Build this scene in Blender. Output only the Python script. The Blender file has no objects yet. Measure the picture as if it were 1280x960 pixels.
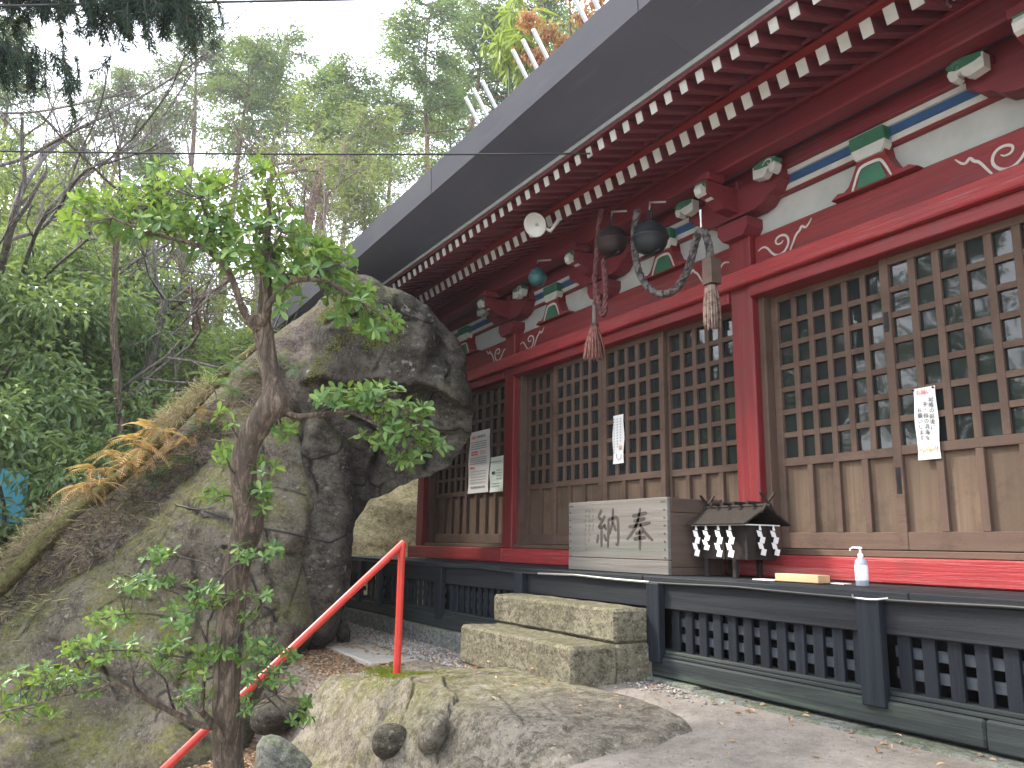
import bpy, math, random
import numpy as np
from mathutils import Vector, Matrix
PI = math.pi
S = bpy.context.scene
COL = S.collection
random.seed(7)
# ------------------------------------------------------------------ camera
M = np.array([[0.5077696682159638, 0.8613258138309164, 0.016964859809600965],
              [0.1606248784621406, -0.11400210314016404, 0.9804096944128214],
              [0.8463862076256161, -0.49509732670266837, -0.1962371642502985]])
cam_d = bpy.data.cameras.new('camera'); cam = bpy.data.objects.new('camera', cam_d); COL.objects.link(cam)
mw = Matrix(M.T.tolist()).to_4x4(); cam.matrix_world = mw
cam_d.sensor_width = 36; cam_d.lens = 36 * 1000 / 1280; cam_d.clip_start = 0.05; cam_d.clip_end = 500
S.camera = cam
# ------------------------------------------------------------------ world, sun, exposure
SUN_EL, SUN_AZ = math.radians(44), math.radians(228)      # azimuth clockwise from +Y: light comes from front left
w = bpy.data.worlds.new("World"); S.world = w; w.use_nodes = True
nt = w.node_tree; nt.nodes.clear()
o_ = nt.nodes.new('ShaderNodeOutputWorld'); bg = nt.nodes.new('ShaderNodeBackground')
sky = nt.nodes.new('ShaderNodeTexSky'); sky.sky_type = 'NISHITA'; sky.sun_disc = False
sky.sun_elevation = SUN_EL; sky.sun_rotation = SUN_AZ; sky.air_density = 1.0; sky.dust_density = 3.0; sky.ozone_density = 1.0
mx = nt.nodes.new('ShaderNodeMix'); mx.data_type = 'RGBA'; mx.inputs[0].default_value = 0.72
mx.inputs[7].default_value = (8.9, 9.35, 10.1, 1)                 # even bright cloud cover over the clear sky
nt.links.new(sky.outputs[0], mx.inputs[6]); nt.links.new(mx.outputs[2], bg.inputs[0]); bg.inputs[1].default_value = 0.15
nt.links.new(bg.outputs[0], o_.inputs[0])
sd = bpy.data.lights.new('sun', 'SUN'); sun = bpy.data.objects.new('sun', sd); COL.objects.link(sun)
sd.energy = 2.5; sd.angle = math.radians(9); sd.color = (1.0, 0.93, 0.82)
sdir = Vector((math.sin(SUN_AZ) * math.cos(SUN_EL), math.cos(SUN_AZ) * math.cos(SUN_EL), math.sin(SUN_EL)))
sun.rotation_euler = sdir.to_track_quat('Z', 'Y').to_euler()
S.view_settings.view_transform = 'Standard'; S.view_settings.look = 'None'; S.view_settings.gamma = 1
S.view_settings.exposure = 1.8
S.render.engine = 'CYCLES'; S.cycles.max_bounces = 6; S.cycles.transparent_max_bounces = 8

# ------------------------------------------------------------------ helpers
def W(px, py, d):
    """world point seen at photo pixel px,py at depth d along the camera axis"""
    return M.T @ np.array([(px - 640) * d / 1000., (480 - py) * d / 1000., -d])
def mksock(nt, kind, **kw):
    n = nt.nodes.new(kind)
    for k, v in kw.items(): setattr(n, k, v)
    return n
class Mat:
    def __init__(s, name):
        s.m = bpy.data.materials.new(name); s.m.use_nodes = True; s.nt = s.m.node_tree
        s.b = s.nt.nodes['Principled BSDF']; s.tc = s.nt.nodes.new('ShaderNodeTexCoord')
        inf = s.nt.nodes.new('ShaderNodeObjectInfo'); s.inf = inf
        mul = s.nt.nodes.new('ShaderNodeVectorMath'); mul.operation = 'SCALE'; mul.inputs[0].default_value = (7.3, 11.1, 5.7)
        s.nt.links.new(inf.outputs['Random'], mul.inputs['Scale'])
        add = s.nt.nodes.new('ShaderNodeVectorMath'); add.operation = 'ADD'
        s.nt.links.new(s.tc.outputs['Object'], add.inputs[0]); s.nt.links.new(mul.outputs[0], add.inputs[1]); s.co = add.outputs[0]
    def L(s, a, b): s.nt.links.new(a, b)
    def noise(s, scale, stretch=(1, 1, 1), detail=6, rough=.6, co=None, dist=0):
        mp = s.nt.nodes.new('ShaderNodeMapping'); mp.inputs['Scale'].default_value = stretch; s.L(co or s.co, mp.inputs[0])
        n = s.nt.nodes.new('ShaderNodeTexNoise'); n.inputs['Scale'].default_value = scale; n.inputs['Detail'].default_value = detail
        n.inputs['Roughness'].default_value = rough; n.inputs['Distortion'].default_value = dist; s.L(mp.outputs[0], n.inputs[0]); return n.outputs['Fac']
    def voro(s, scale, feature='F1'):
        n = s.nt.nodes.new('ShaderNodeTexVoronoi'); n.feature = feature; n.inputs['Scale'].default_value = scale; s.L(s.co, n.inputs['Vector']); return n
    def ramp(s, fac, stops):
        r = s.nt.nodes.new('ShaderNodeValToRGB'); e = r.color_ramp.elements
        while len(e) < len(stops): e.new(.5)
        for i, (p, c) in enumerate(stops): e[i].position = p; e[i].color = tuple(c) + (1,) if len(c) == 3 else c
        s.L(fac, r.inputs[0]); return r.outputs[0]
    def bw(s, fac, a, b):
        return s.ramp(fac, [(a, (0, 0, 0)), (b, (1, 1, 1))] if a < b else [(b, (1, 1, 1)), (a, (0, 0, 0))])
    def mix(s, fac, a, b, mode='MIX'):
        n = s.nt.nodes.new('ShaderNodeMix'); n.data_type = 'RGBA'; n.blend_type = mode
        for v, i in ((fac, 0), (a, 6), (b, 7)):
            if isinstance(v, (int, float)): n.inputs[i].default_value = v
            elif isinstance(v, tuple): n.inputs[i].default_value = v + (1,) if len(v) == 3 else v
            else: s.L(v, n.inputs[i])
        return n.outputs[2]
    def math(s, op, a, b=0.):
        n = s.nt.nodes.new('ShaderNodeMath'); n.operation = op
        for v, i in ((a, 0), (b, 1)):
            if isinstance(v, (int, float)): n.inputs[i].default_value = v
            else: s.L(v, n.inputs[i])
        return n.outputs[0]
    def col(s, v):
        if isinstance(v, tuple): s.b.inputs['Base Color'].default_value = v + (1,)
        else: s.L(v, s.b.inputs['Base Color'])
    def rough(s, v):
        if isinstance(v, (int, float)): s.b.inputs['Roughness'].default_value = v
        else: s.L(v, s.b.inputs['Roughness'])
    def bump(s, h, dist=.01, strength=1.0):
        n = s.nt.nodes.new('ShaderNodeBump'); n.inputs['Distance'].default_value = dist; n.inputs['Strength'].default_value = strength
        s.L(h, n.inputs['Height']); 
        if s.b.inputs['Normal'].links: s.L(s.b.inputs['Normal'].links[0].from_socket, n.inputs['Normal'])
        s.L(n.outputs[0], s.b.inputs['Normal'])
    def up(s, a=.3, b=.8):
        g = s.nt.nodes.new('ShaderNodeNewGeometry'); x = s.nt.nodes.new('ShaderNodeSeparateXYZ'); s.L(g.outputs['Normal'], x.inputs[0])
        return s.bw(x.outputs[2], a, b)

def wood(name, c1, c2, axis='X', rough=.75, wear=None, scale=3, bump=.004, gloss=None, varamt=.25):
    m = Mat(name); st = {'X': (.12, 3, 3), 'Y': (3, .12, 3), 'Z': (3, 3, .12)}[axis]
    g = m.noise(scale * 3, st, 8, .65, dist=.6); big = m.noise(1.3, (1, 1, 1), 4)
    c = m.ramp(g, [(.3, c1), (.7, c2)])
    c = m.mix(m.bw(big, .3, .75), c, tuple(x * .62 for x in c2), 'MIX') if wear is None else m.mix(m.bw(m.noise(2.3, st, 6, .7), wear[1], wear[1] + .12), c, wear[0])
    if 'red_paint' in name or 'worn_red' in name:
        c = m.mix(m.math('MULTIPLY', m.bw(m.noise(7, st, 8, .8, dist=.4), .50, .60), .38), c, tuple(x * .45 for x in c1))
        k = .55 if 'worn' in name else .16
        c = m.mix(m.math('MULTIPLY', m.bw(m.noise(16, tuple(s_ * (.6 if s_ < 1 else 1.4) for s_ in st), 8, .85), .56, .62), k), c, (.42, .24, .22))
        c = m.mix(m.math('MULTIPLY', m.bw(m.noise(2.5, (1, 1, 1), 6, .7), .52, .66), .35), c, (.10, .045, .045))
    if 'brown' in name or 'board' in name: c = m.mix(m.math('MULTIPLY', m.bw(m.noise(3, (1, 1, 1), 7, .75), .50, .64), .45), c, tuple(x * .42 for x in c1))
    v = m.math('ADD', m.math('MULTIPLY', m.inf.outputs['Random'], varamt * 2), 1 - varamt)
    hsv = m.nt.nodes.new('ShaderNodeHueSaturation'); m.L(v, hsv.inputs['Value']); m.L(c, hsv.inputs['Color'])
    m.b.inputs['Specular IOR Level'].default_value = .2 if 'dark' in name else .3
    m.col(hsv.outputs[0]); m.rough(rough if gloss is None else gloss); m.bump(g, bump); m.bump(m.noise(60, (1, 1, 1), 3), .0012)
    return m.m
MT = {}
MT['red'] = wood('red_paint', (0.1650, 0.0165, 0.0187), (0.2145, 0.0253, 0.0275), 'X', .42, ((.16, .03, .035), .64), 3, .003, varamt=.06)
MT['redeave'] = wood('red_paint_eave_veiled', (0.1485, 0.0198, 0.0286), (0.1925, 0.0275, 0.0363), 'X', .5, ((.13, .03, .035), .64), 3, .003, varamt=.06)  # purple cast of the shaded eave is put into this red
MT['redz'] = wood('red_paint_upright', (0.1560, 0.0156, 0.0177), (0.2028, 0.0239, 0.0260), 'Z', .42, ((.16, .03, .035), .66), 3, .003, varamt=.06)
MT['redy'] = wood('red_paint_rafter_veiled', (0.1320, 0.0252, 0.0372), (0.1800, 0.0336, 0.0468), 'Y', .55, ((.25, .04, .04), .66), 3, .003, varamt=.1)  # rafter red tinted to carry the dim purple veil under the eave
MT['redworn'] = wood('worn_red_paint', (0.2640, 0.0256, 0.0288), (0.3520, 0.0440, 0.0464), 'X', .38, ((.40, .13, .12), .60), 5, .006, varamt=.04)
MT['brown'] = wood('brown_wood', (0.0865, 0.0519, 0.0368), (0.1311, 0.0837, 0.0603), 'X', .7, None, 3, .002, varamt=.1)
MT['brownz'] = wood('brown_wood_upright', (0.0865, 0.0519, 0.0368), (0.1311, 0.0837, 0.0603), 'Z', .7, None, 3, .002, varamt=.1)
MT['panelw'] = wood('pale_brown_board', (.078, .050, .033), (.155, .105, .070), 'Z', .72, None, 3, .002, varamt=.16)
MT['dark'] = wood('dark_stained_wood', (.011, .0125, .0155), (.026, .029, .034), 'X', .62, ((.05, .055, .062), .64), 3, .004, varamt=.2)
MT['darkz'] = wood('dark_stained_wood_upright', (.007, .009, .013), (.017, .021, .027), 'Z', .55, ((.04, .045, .042), .66), 3, .004, varamt=.25)
MT['railwood'] = wood('grey_lattice_rail_wood', (.030, .036, .045), (.060, .070, .082), 'X', .65, None, 3, .003, varamt=.1)
MT['base'] = wood('mossy_dark_timber', (0.0168, 0.0202, 0.0216), (0.0360, 0.0422, 0.0408), 'X', .7, ((.07, .09, .065), .56), 3, .006, varamt=.15)
MT['boxwood'] = wood('weathered_grey_wood', (0.1097, 0.0981, 0.0866), (0.1732, 0.1587, 0.1443), 'X', .8, ((.115, .12, .10), .58), 3, .006, varamt=.04)
MT['boxside'] = wood('weathered_brown_wood', (0.0770, 0.0490, 0.0385), (0.1190, 0.0805, 0.0630), 'Y', .8, None, 3, .004, varamt=.06)
MT['smallwood'] = wood('dark_weathered_shrine_wood', (0.0162, 0.0126, 0.0108), (0.0360, 0.0288, 0.0245), 'Z', .8, None, 4, .003)
MT['newwood'] = wood('fresh_pale_wood', (.58, .36, .19), (.68, .45, .26), 'X', .6, None, 4, .0005, varamt=.03)
def plain(name, c, rough=.6, var=.12, metallic=0, nscale=9, bump=.0015, spec=.5):
    m = Mat(name); n = m.noise(nscale, (1, 1, 1), 6, .65)
    m.col(m.ramp(n, [(.3, tuple(x * (1 - var) for x in c)), (.7, tuple(min(1, x * (1 + var)) for x in c))])); m.rough(rough)
    m.b.inputs['Metallic'].default_value = metallic; m.b.inputs['Specular IOR Level'].default_value = spec
    if bump: m.bump(m.noise(nscale * 5, (1, 1, 1), 4), bump)
    return m.m
MT['white'] = plain('white_paint', (.50, .50, .47), .6)
MT['plaster'] = plain('white_plaster', (.40, .41, .39), .85, .14, nscale=4)  # plaster and the white above are greyed to stand in for eave shade
MT['green'] = plain('green_paint', (.03, .13, .075), .55, .15)
MT['blue'] = plain('blue_paint', (.02, .075, .19), .5, .15)
MT['cream'] = plain('cream_line_paint', (.46, .43, .38), .6)
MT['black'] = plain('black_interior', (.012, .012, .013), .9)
MT['iron'] = plain('black_iron', (.02, .02, .022), .45, .2, .6)
MT['bell1'] = plain('dark_bronze', (.045, .032, .032), .5, .3, .5)
MT['bell2'] = plain('green_black_bronze', (.028, .034, .038), .5, .3, .5)
MT['bell3'] = plain('teal_patina_bronze', (.045, .13, .14), .55, .3, .4)
MT['paper'] = plain('white_paper', (.76, .76, .75), .7, .03, bump=0)
MT['papergreen'] = plain('pale_green_paper', (.70, .78, .72), .7, .03, bump=0)
MT['ink'] = plain('black_ink', (.03, .03, .03), .7, bump=0)
MT['inkred'] = plain('red_ink', (.75, .16, .13), .7, bump=0)
MT['inkgrey'] = plain('grey_ink', (.32, .33, .33), .7, bump=0)
MT['inkorange'] = plain('orange_ink', (.80, .42, .18), .7, bump=0)
MT['plasticw'] = plain('white_plastic', (.85, .86, .88), .35, .02, bump=0)
MT['metalrod'] = plain('pale_metal_rod', (.62, .63, .66), .4, .06, .3)
MT['silver'] = plain('silver_metal', (.65, .66, .68), .3, .05, .9)
MT['cable'] = plain('black_cable', (.015, .015, .016), .5, bump=0)
def m_rail():
    m = Mat('handrail_red_paint'); n = m.noise(14, (1, 1, 1), 6, .7); n2 = m.noise(4, (1, 1, .3), 6, .7)
    m.col(m.mix(m.bw(n2, .58, .70), m.ramp(n, [(.3, (.50, .03, .022)), (.7, (.62, .05, .032))]), (.22, .045, .03))); m.rough(.38); m.bump(n, .002); return m.m
MT['rail'] = m_rail()
def m_roofmetal(name, k):
    m = Mat(name); n = m.noise(.8, (.5, 1, 1), 5, .6); n2 = m.noise(12, (.1, 1, 1), 4)
    c = m.ramp(n, [(.3, tuple(k * v for v in (.095, .10, .132))), (.7, tuple(k * v for v in (.125, .13, .165)))]); c = m.mix(m.bw(n2, .6, .75), c, tuple(k * v for v in (.13, .13, .145))); m.col(c); m.rough(.8); m.b.inputs['Specular IOR Level'].default_value = .12
    m.b.inputs['Metallic'].default_value = .0; m.bump(m.noise(3, (.4, 1, 1), 3), .012, .6); return m.m
MT['roof'] = m_roofmetal('grey_roof_metal', 1.0); MT['roofrim'] = m_roofmetal('shade_toned_rim_metal', .40)  # rim is the same metal, colour darkened to hold down its sunlit brightness
def m_glass():
    m = Mat('window_glass'); m.col((.018, .022, .022)); m.rough(.03); m.b.inputs['IOR'].default_value = 1.55; m.b.inputs['Specular IOR Level'].default_value = .5
    m.bump(m.noise(1.6, (1, 1, 1), 2), .012, .5); return m.m
MT['glass'] = m_glass()
def m_rock(name, ca, cb, moss=.5, mosscol=(.115, .13, .035), lich=.62, bumpd=.05, scale=1.0, dirt=None, crack=.0, mosslo=.2, mossx=None):
    m = Mat(name)
    n1 = m.noise(1.1 * scale, (1, 1, 1), 9, .68, dist=.5); n2 = m.noise(6 * scale, (1, 1, 1.5), 9, .75, dist=.3); n3 = m.noise(34 * scale ** .5, (1, 1, 1), 6, .8); n4 = m.noise(95, (1, 1, 1), 4, .8)
    c = m.ramp(n1, [(.34, ca), (.5, tuple((a + b) / 2 for a, b in zip(ca, cb))), (.64, cb)])
    c = m.mix(m.bw(n2, .40, .56), tuple(x * .5 for x in ca), c)
    c = m.mix(m.bw(n3, .56, .66), c, tuple(min(1, x * 1.35) for x in cb)); c = m.mix(m.bw(n3, .44, .36), c, tuple(x * .45 for x in ca)) if False else c
    pit = m.math('MULTIPLY', m.bw(m.noise(26 * scale ** .5, (1, 1, 1), 3, .6), .58, .64), .65); c = m.mix(pit, c, tuple(x * .35 for x in ca))
    c = m.mix(m.math('MULTIPLY', m.bw(n4, .52, .62), .30), c, tuple(min(1, x * 1.5) for x in cb))
    spot = m.math('MULTIPLY', m.bw(m.noise(15 * scale ** .5, (1, 1, 1), 4, .6), .61, .66), m.bw(m.noise(1.5, (1, 1, 1), 3), .48, .56)); c = m.mix(m.math('MULTIPLY', spot, .75), c, (.38, .37, .33))
    mk = m.math('MULTIPLY', m.bw(m.noise(1.6 * scale, (1, 1, 1), 8, .75), lich - .10, lich), m.up(mosslo, .75))
    if crack:
        e = m.voro(crack, 'DISTANCE_TO_EDGE').outputs['Distance']; kk = m.math('MULTIPLY', m.bw(e, .022, .004), m.bw(m.noise(1.9, (1, 1, 1), 3), .50, .56)); c = m.mix(m.math('MULTIPLY', kk, .85), c, tuple(x * .15 for x in ca))
    if mossx:
        gx = m.nt.nodes.new('ShaderNodeNewGeometry'); sx = m.nt.nodes.new('ShaderNodeSeparateXYZ'); m.L(gx.outputs['Position'], sx.inputs[0]); mk = m.math('MULTIPLY', mk, m.bw(m.math('MULTIPLY', sx.outputs[0], -.1), *mossx))
    mk = m.math('MULTIPLY', mk, m.bw(m.noise(18, (1, 1, 1), 5, .75), .38, .52))
    mcol = m.ramp(n3, [(.36, tuple(x * .4 for x in mosscol)), (.62, tuple(x * 1.35 for x in mosscol))])
    c = m.mix(m.math('MULTIPLY', mk, moss), c, mcol)
    m.col(c); m.rough(.92); m.b.inputs['Specular IOR Level'].default_value = .2
    m.bump(n1, bumpd * 2.5); m.bump(n2, bumpd * 1.6); m.bump(n3, .014); m.bump(n4, .004)
    return m.m
MT['rockface'] = m_rock('brown_mossy_rock', (.15, .128, .098), (.27, .235, .185), .9, (.19, .19, .055), .51, .05, crack=1.1, mosslo=-.3)
MT['rockdark'] = m_rock('dark_grey_rock', (.066, .057, .046), (.165, .148, .122), .7, (.15, .15, .06), .58, .06, crack=1.5, mosslo=.1)
MT['outcrop'] = m_rock('flat_grey_outcrop_rock', (.25, .215, .165), (.43, .385, .315), .9, (.20, .20, .055), .56, .05, 1.6, mosslo=-.5, mossx=(.36, .47))
MT['cobble'] = m_rock('brown_cobble', (.09, .078, .06), (.17, .15, .115), .3, lich=.6, bumpd=.02, scale=3)
MT['bankrock'] = m_rock('ochre_bank_rock', (.58, .46, .26), (.78, .68, .42), .35, (.22, .24, .08), .55, .03, 1.2)
MT['step'] = m_rock('mossy_step_stone', (.17, .15, .10), (.32, .29, .21), .4, (.16, .17, .07), .55, .012, 3, mosslo=-.6)
MT['kerb'] = m_rock('kerb_stone', (.17, .175, .16), (.29, .30, .27), .6, (.14, .17, .08), .52, .012, 3, mosslo=-.6)
MT['soil'] = m_rock('root_bound_soil', (.20, .155, .13), (.36, .30, .255), .8, (.22, .22, .07), .52, .06, 3, mosslo=.2)
def m_ground():
    m = Mat('packed_earth'); n1 = m.noise(.8, (1, 1, 1), 9, .62, dist=.3); n2 = m.noise(6, (1, 1, 1), 9, .75); n3 = m.noise(45, (1, 1, 1), 5, .75)
    c = m.ramp(n1, [(.36, (.20, .172, .145)), (.52, (.30, .26, .22)), (.66, (.40, .352, .30))]); c = m.mix(m.bw(n2, .40, .56), m.mix(.45, c, (.12, .10, .085)), c)
    c = m.mix(m.math('MULTIPLY', m.bw(n3, .56, .64), .35), c, (.42, .38, .34)); c = m.mix(m.math('MULTIPLY', m.bw(n3, .42, .36), .4), c, (.10, .085, .07))
    geo = m.nt.nodes.new('ShaderNodeNewGeometry'); x = m.nt.nodes.new('ShaderNodeSeparateXYZ'); m.L(geo.outputs['Position'], x.inputs[0])
    far = m.bw(m.math('MULTIPLY', x.outputs[0], -.1), .6, .9)       # leaf litter takes over from bare earth away from the hall
    c = m.mix(far, c, m.ramp(n2, [(.3, (.09, .07, .045)), (.5, (.19, .15, .09)), (.7, (.10, .13, .045))]))
    m.col(c); m.rough(.95); m.bump(n1, .05); m.bump(n2, .03); m.bump(n3, .01); return m.m
MT['ground'] = m_ground()
MT['slab'] = plain('pale_concrete', (.40, .365, .31), .9, .15, bump=.004)
def m_leaf(name, stops, rough=.45, trans=.3, spec=.4):
    m = Mat(name); a = m.nt.nodes.new('ShaderNodeAttribute'); a.attribute_name = 'rnd'
    f = m.math('FRACT', m.math('ADD', a.outputs['Fac'], m.math('MULTIPLY', m.inf.outputs['Random'], .35 if 'single' in name else .0)))
    c = m.ramp(f, stops); m.col(c); m.rough(rough); m.b.inputs['Specular IOR Level'].default_value = spec
    t = m.nt.nodes.new('ShaderNodeBsdfTranslucent'); m.L(m.mix(.5, c, (.30, .38, .04), 'MIX'), t.inputs[0])
    ms = m.nt.nodes.new('ShaderNodeMixShader'); ms.inputs[0].default_value = trans
    m.L(m.b.outputs[0], ms.inputs[1]); m.L(t.outputs[0], ms.inputs[2]); m.L(ms.outputs[0], m.nt.nodes['Material Output'].inputs[0]); return m.m
MT['leafA'] = m_leaf('single_green_leaf', [(0, (.03, .085, .025)), (.45, (.08, .18, .045)), (.85, (.15, .28, .08)), (1, (.27, .36, .10))], .38, .42, .4)
MT['leafB'] = m_leaf('broad_evergreen_leaves', [(0, (.07, .13, .06)), (.5, (.14, .22, .095)), (.9, (.22, .31, .13)), (1, (.30, .38, .16))], .34, .4, .5)
MT['leafC'] = m_leaf('conifer_foliage', [(0, (.05, .10, .055)), (.5, (.09, .15, .075)), (.85, (.14, .21, .08)), (1, (.22, .26, .09))], .6, .4, .25)
MT['leafP'] = m_leaf('yellow_green_foliage', [(0, (.11, .15, .06)), (.5, (.18, .23, .08)), (1, (.28, .31, .11))], .6, .35, .25)
MT['leafD'] = m_leaf('dark_cedar_foliage', [(0, (.012, .028, .022)), (.5, (.022, .05, .038)), (1, (.04, .08, .055))], .6, .15, .25)
MT['leafBam'] = m_leaf('bamboo_foliage', [(0, (.16, .22, .03)), (.5, (.26, .34, .06)), (1, (.36, .42, .12))], .5, .4, .3)
MT['leafO'] = m_leaf('rust_orange_foliage', [(0, (.28, .10, .05)), (.5, (.42, .17, .08)), (1, (.5, .27, .14))], .6, .3, .2)
MT['fernO'] = m_leaf('dead_fern_fronds', [(0, (.40, .22, .09)), (.5, (.55, .33, .14)), (1, (.66, .46, .24))], .7, .3, .2)
MT['fernG'] = m_leaf('green_fern_fronds', [(0, (.05, .12, .05)), (.5, (.09, .19, .08)), (1, (.17, .27, .13))], .55, .3, .3)
MT['litter'] = m_leaf('fallen_leaf_litter', [(0, (.20, .10, .06)), (.4, (.34, .20, .12)), (.8, (.42, .30, .20)), (1, (.5, .40, .28))], .8, .1, .2)
MT['straw'] = m_leaf('dry_root_strands', [(0, (.20, .15, .10)), (.5, (.36, .29, .18)), (1, (.46, .42, .20))], .85, .1, .2)
def m_bark(name, a, b):
    m = Mat(name); n = m.noise(22, (1, 1, .16), 8, .75, dist=1.2); n2 = m.noise(2.2, (1, 1, 1), 5)
    c = m.ramp(n, [(.38, tuple(x * .45 for x in a)), (.5, a), (.64, b)]); c = m.mix(m.math('MULTIPLY', m.bw(n2, .52, .68), .45), c, tuple((x + y) * .25 for x, y in zip(a, b))); c = m.mix(m.math('MULTIPLY', m.bw(m.noise(60, (1, 1, .35), 5, .75), .52, .62), .5), c, tuple(x * .35 for x in a)); m.col(c); m.rough(.9)
    m.bump(n, .03); m.bump(m.noise(60, (1, 1, .35), 4), .008); return m.m
MT['bark'] = m_bark('grey_brown_bark', (.11, .08, .058), (.30, .235, .175))
MT['barkred'] = m_bark('reddish_conifer_bark', (.15, .085, .06), (.30, .19, .14))
MT['barkgrey'] = m_bark('pale_grey_bark', (.15, .13, .115), (.30, .27, .24))
MT['twig'] = m_bark('bare_twig_bark', (.10, .08, .068), (.24, .20, .17))
MT['moss'] = m_rock('moss_grown_log', (.14, .12, .06), (.24, .22, .09), 1.0, (.20, .22, .05), .40, .03, 3, mosslo=-.8)
MT['tarp'] = plain('blue_sheet', (.08, .42, .62), .5, .1)
def m_rope(name, a, b):
    m = Mat(name); n = m.noise(30, (1, 1, 1), 3); m.col(m.ramp(n, [(.42, a), (.55, b)])); m.rough(.9); m.bump(n, .004); return m.m
MT['roper'] = m_rope('red_twisted_rope', (.06, .014, .016), (.13, .05, .046))
MT['ropeg'] = m_rope('grey_white_twisted_rope', (.014, .012, .013), (.105, .09, .082))
MT['tassel'] = m_rope('faded_red_tassel', (.11, .035, .03), (.20, .09, .07))
MT['tassel2'] = m_rope('faded_tan_tassel', (.10, .05, .04), (.20, .15, .12))

# --- mesh builder
class MB:
    def __init__(s): s.v = []; s.f = []; s.sm = []
    def add(s, V, F, smooth=False):
        n = len(s.v); s.v += [tuple(map(float, p)) for p in V]; s.f += [tuple(i + n for i in f) for f in F]; s.sm += [smooth] * len(F); return s
    def box(s, x0, x1, y0, y1, z0, z1, c=0.0, R=None, T=None):
        cx, cy, cz = (x0 + x1) / 2, (y0 + y1) / 2, (z0 + z1) / 2; hx, hy, hz = abs(x1 - x0) / 2, abs(y1 - y0) / 2, abs(z1 - z0) / 2
        c = min(c, hx * .45, hy * .45, hz * .45)
        if c <= 0:
            V = [(a * hx, b * hy, d * hz) for a in (-1, 1) for b in (-1, 1) for d in (-1, 1)]
            F = [(0, 1, 3, 2), (4, 6, 7, 5), (0, 4, 5, 1), (2, 3, 7, 6), (0, 2, 6, 4), (1, 5, 7, 3)]
        else:
            V = []; idx = {}
            for a in (-1, 1):
                for b in (-1, 1):
                    for d in (-1, 1):
                        for ax in range(3):
                            p = [a * (hx - c), b * (hy - c), d * (hz - c)]; p[ax] = (a, b, d)[ax] * (hx, hy, hz)[ax]
                            idx[(a, b, d, ax)] = len(V); V.append(tuple(p))
            F = []
            for a in (-1, 1):
                F.append([idx[(a, -1, -1, 0)], idx[(a, 1, -1, 0)], idx[(a, 1, 1, 0)], idx[(a, -1, 1, 0)]][::a])
                F.append([idx[(-1, a, -1, 1)], idx[(-1, a, 1, 1)], idx[(1, a, 1, 1)], idx[(1, a, -1, 1)]][::a])
                F.append([idx[(-1, -1, a, 2)], idx[(1, -1, a, 2)], idx[(1, 1, a, 2)], idx[(-1, 1, a, 2)]][::a])
            for a in (-1, 1):
                for b in (-1, 1):
                    F.append([idx[(a, b, -1, 0)], idx[(a, b, -1, 1)], idx[(a, b, 1, 1)], idx[(a, b, 1, 0)]][::a * b])
                    F.append([idx[(a, -1, b, 0)], idx[(a, 1, b, 0)], idx[(a, 1, b, 2)], idx[(a, -1, b, 2)]][::a * b])
                    F.append([idx[(-1, a, b, 1)], idx[(-1, a, b, 2)], idx[(1, a, b, 2)], idx[(1, a, b, 1)]][::a * b])
                    for d in (-1, 1): F.append([idx[(a, b, d, 0)], idx[(a, b, d, 1)], idx[(a, b, d, 2)]][::a * b * d])
        if R is not None: V = [tuple(R @ Vector(p)) for p in V]
        t = T if T is not None else (cx, cy, cz)
        if R is not None and T is None: t = (cx, cy, cz)
        return s.add([(p[0] + t[0], p[1] + t[1], p[2] + t[2]) for p in V], [tuple(f) for f in F])
    def bar(s, a, b, w, h, c=0., upv=(0, 0, 1)):
        a = Vector(a); b = Vector(b); d = b - a; L = d.length; d.normalize(); sx = d.cross(Vector(upv)).normalized(); u = sx.cross(d)
        R = Matrix((d, sx, u)).transposed(); m = (a + b) / 2
        return s.box(-L / 2, L / 2, -w / 2, w / 2, -h / 2, h / 2, c, R, tuple(m))
    def tube(s, P, R, n=8, cap=True, jit=0.):
        P = [Vector(p) for p in P]; R = R if hasattr(R, '__len__') else [R] * len(P)
        V = []; F = []; t0 = (P[1] - P[0]).normalized(); u = t0.orthogonal().normalized()
        for i, p in enumerate(P):
            t = ((P[min(i + 1, len(P) - 1)] - P[max(i - 1, 0)])).normalized(); u = (u - t * u.dot(t)).normalized(); vv = t.cross(u)
            for k in range(n):
                r = R[i] * (1 + (random.uniform(-jit, jit) if jit else 0)); a = 2 * PI * k / n; V.append(p + (u * math.cos(a) + vv * math.sin(a)) * r)
        for i in range(len(P) - 1):
            for k in range(n): F.append((i * n + k, i * n + (k + 1) % n, (i + 1) * n + (k + 1) % n, (i + 1) * n + k))
        s.add(V, F, True)
        if cap: s.add(V[:n], [tuple(range(n))[::-1]]); s.add(V[-n:], [tuple(range(n))])
        return s
    def lathe(s, prof, c=(0, 0, 0), n=24, R=None):
        V = []; F = []
        for r, z in prof:
            for k in range(n):
                a = 2 * PI * k / n; p = Vector((r * math.cos(a), r * math.sin(a), z)); p = R @ p if R is not None else p; V.append(p + Vector(c))
        for i in range(len(prof) - 1):
            for k in range(n): F.append((i * n + k, i * n + (k + 1) % n, (i + 1) * n + (k + 1) % n, (i + 1) * n + k))
        return s.add(V, F, True)
    def prism(s, pts, y0, y1):
        """polygon in x,z extruded along y"""
        n = len(pts); V = [(x, y0, z) for x, z in pts] + [(x, y1, z) for x, z in pts]
        return s.add(V, [tuple(range(n)), tuple(range(n, 2 * n))[::-1]] + [(i, i + n, (i + 1) % n + n, (i + 1) % n) for i in range(n)])
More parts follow.
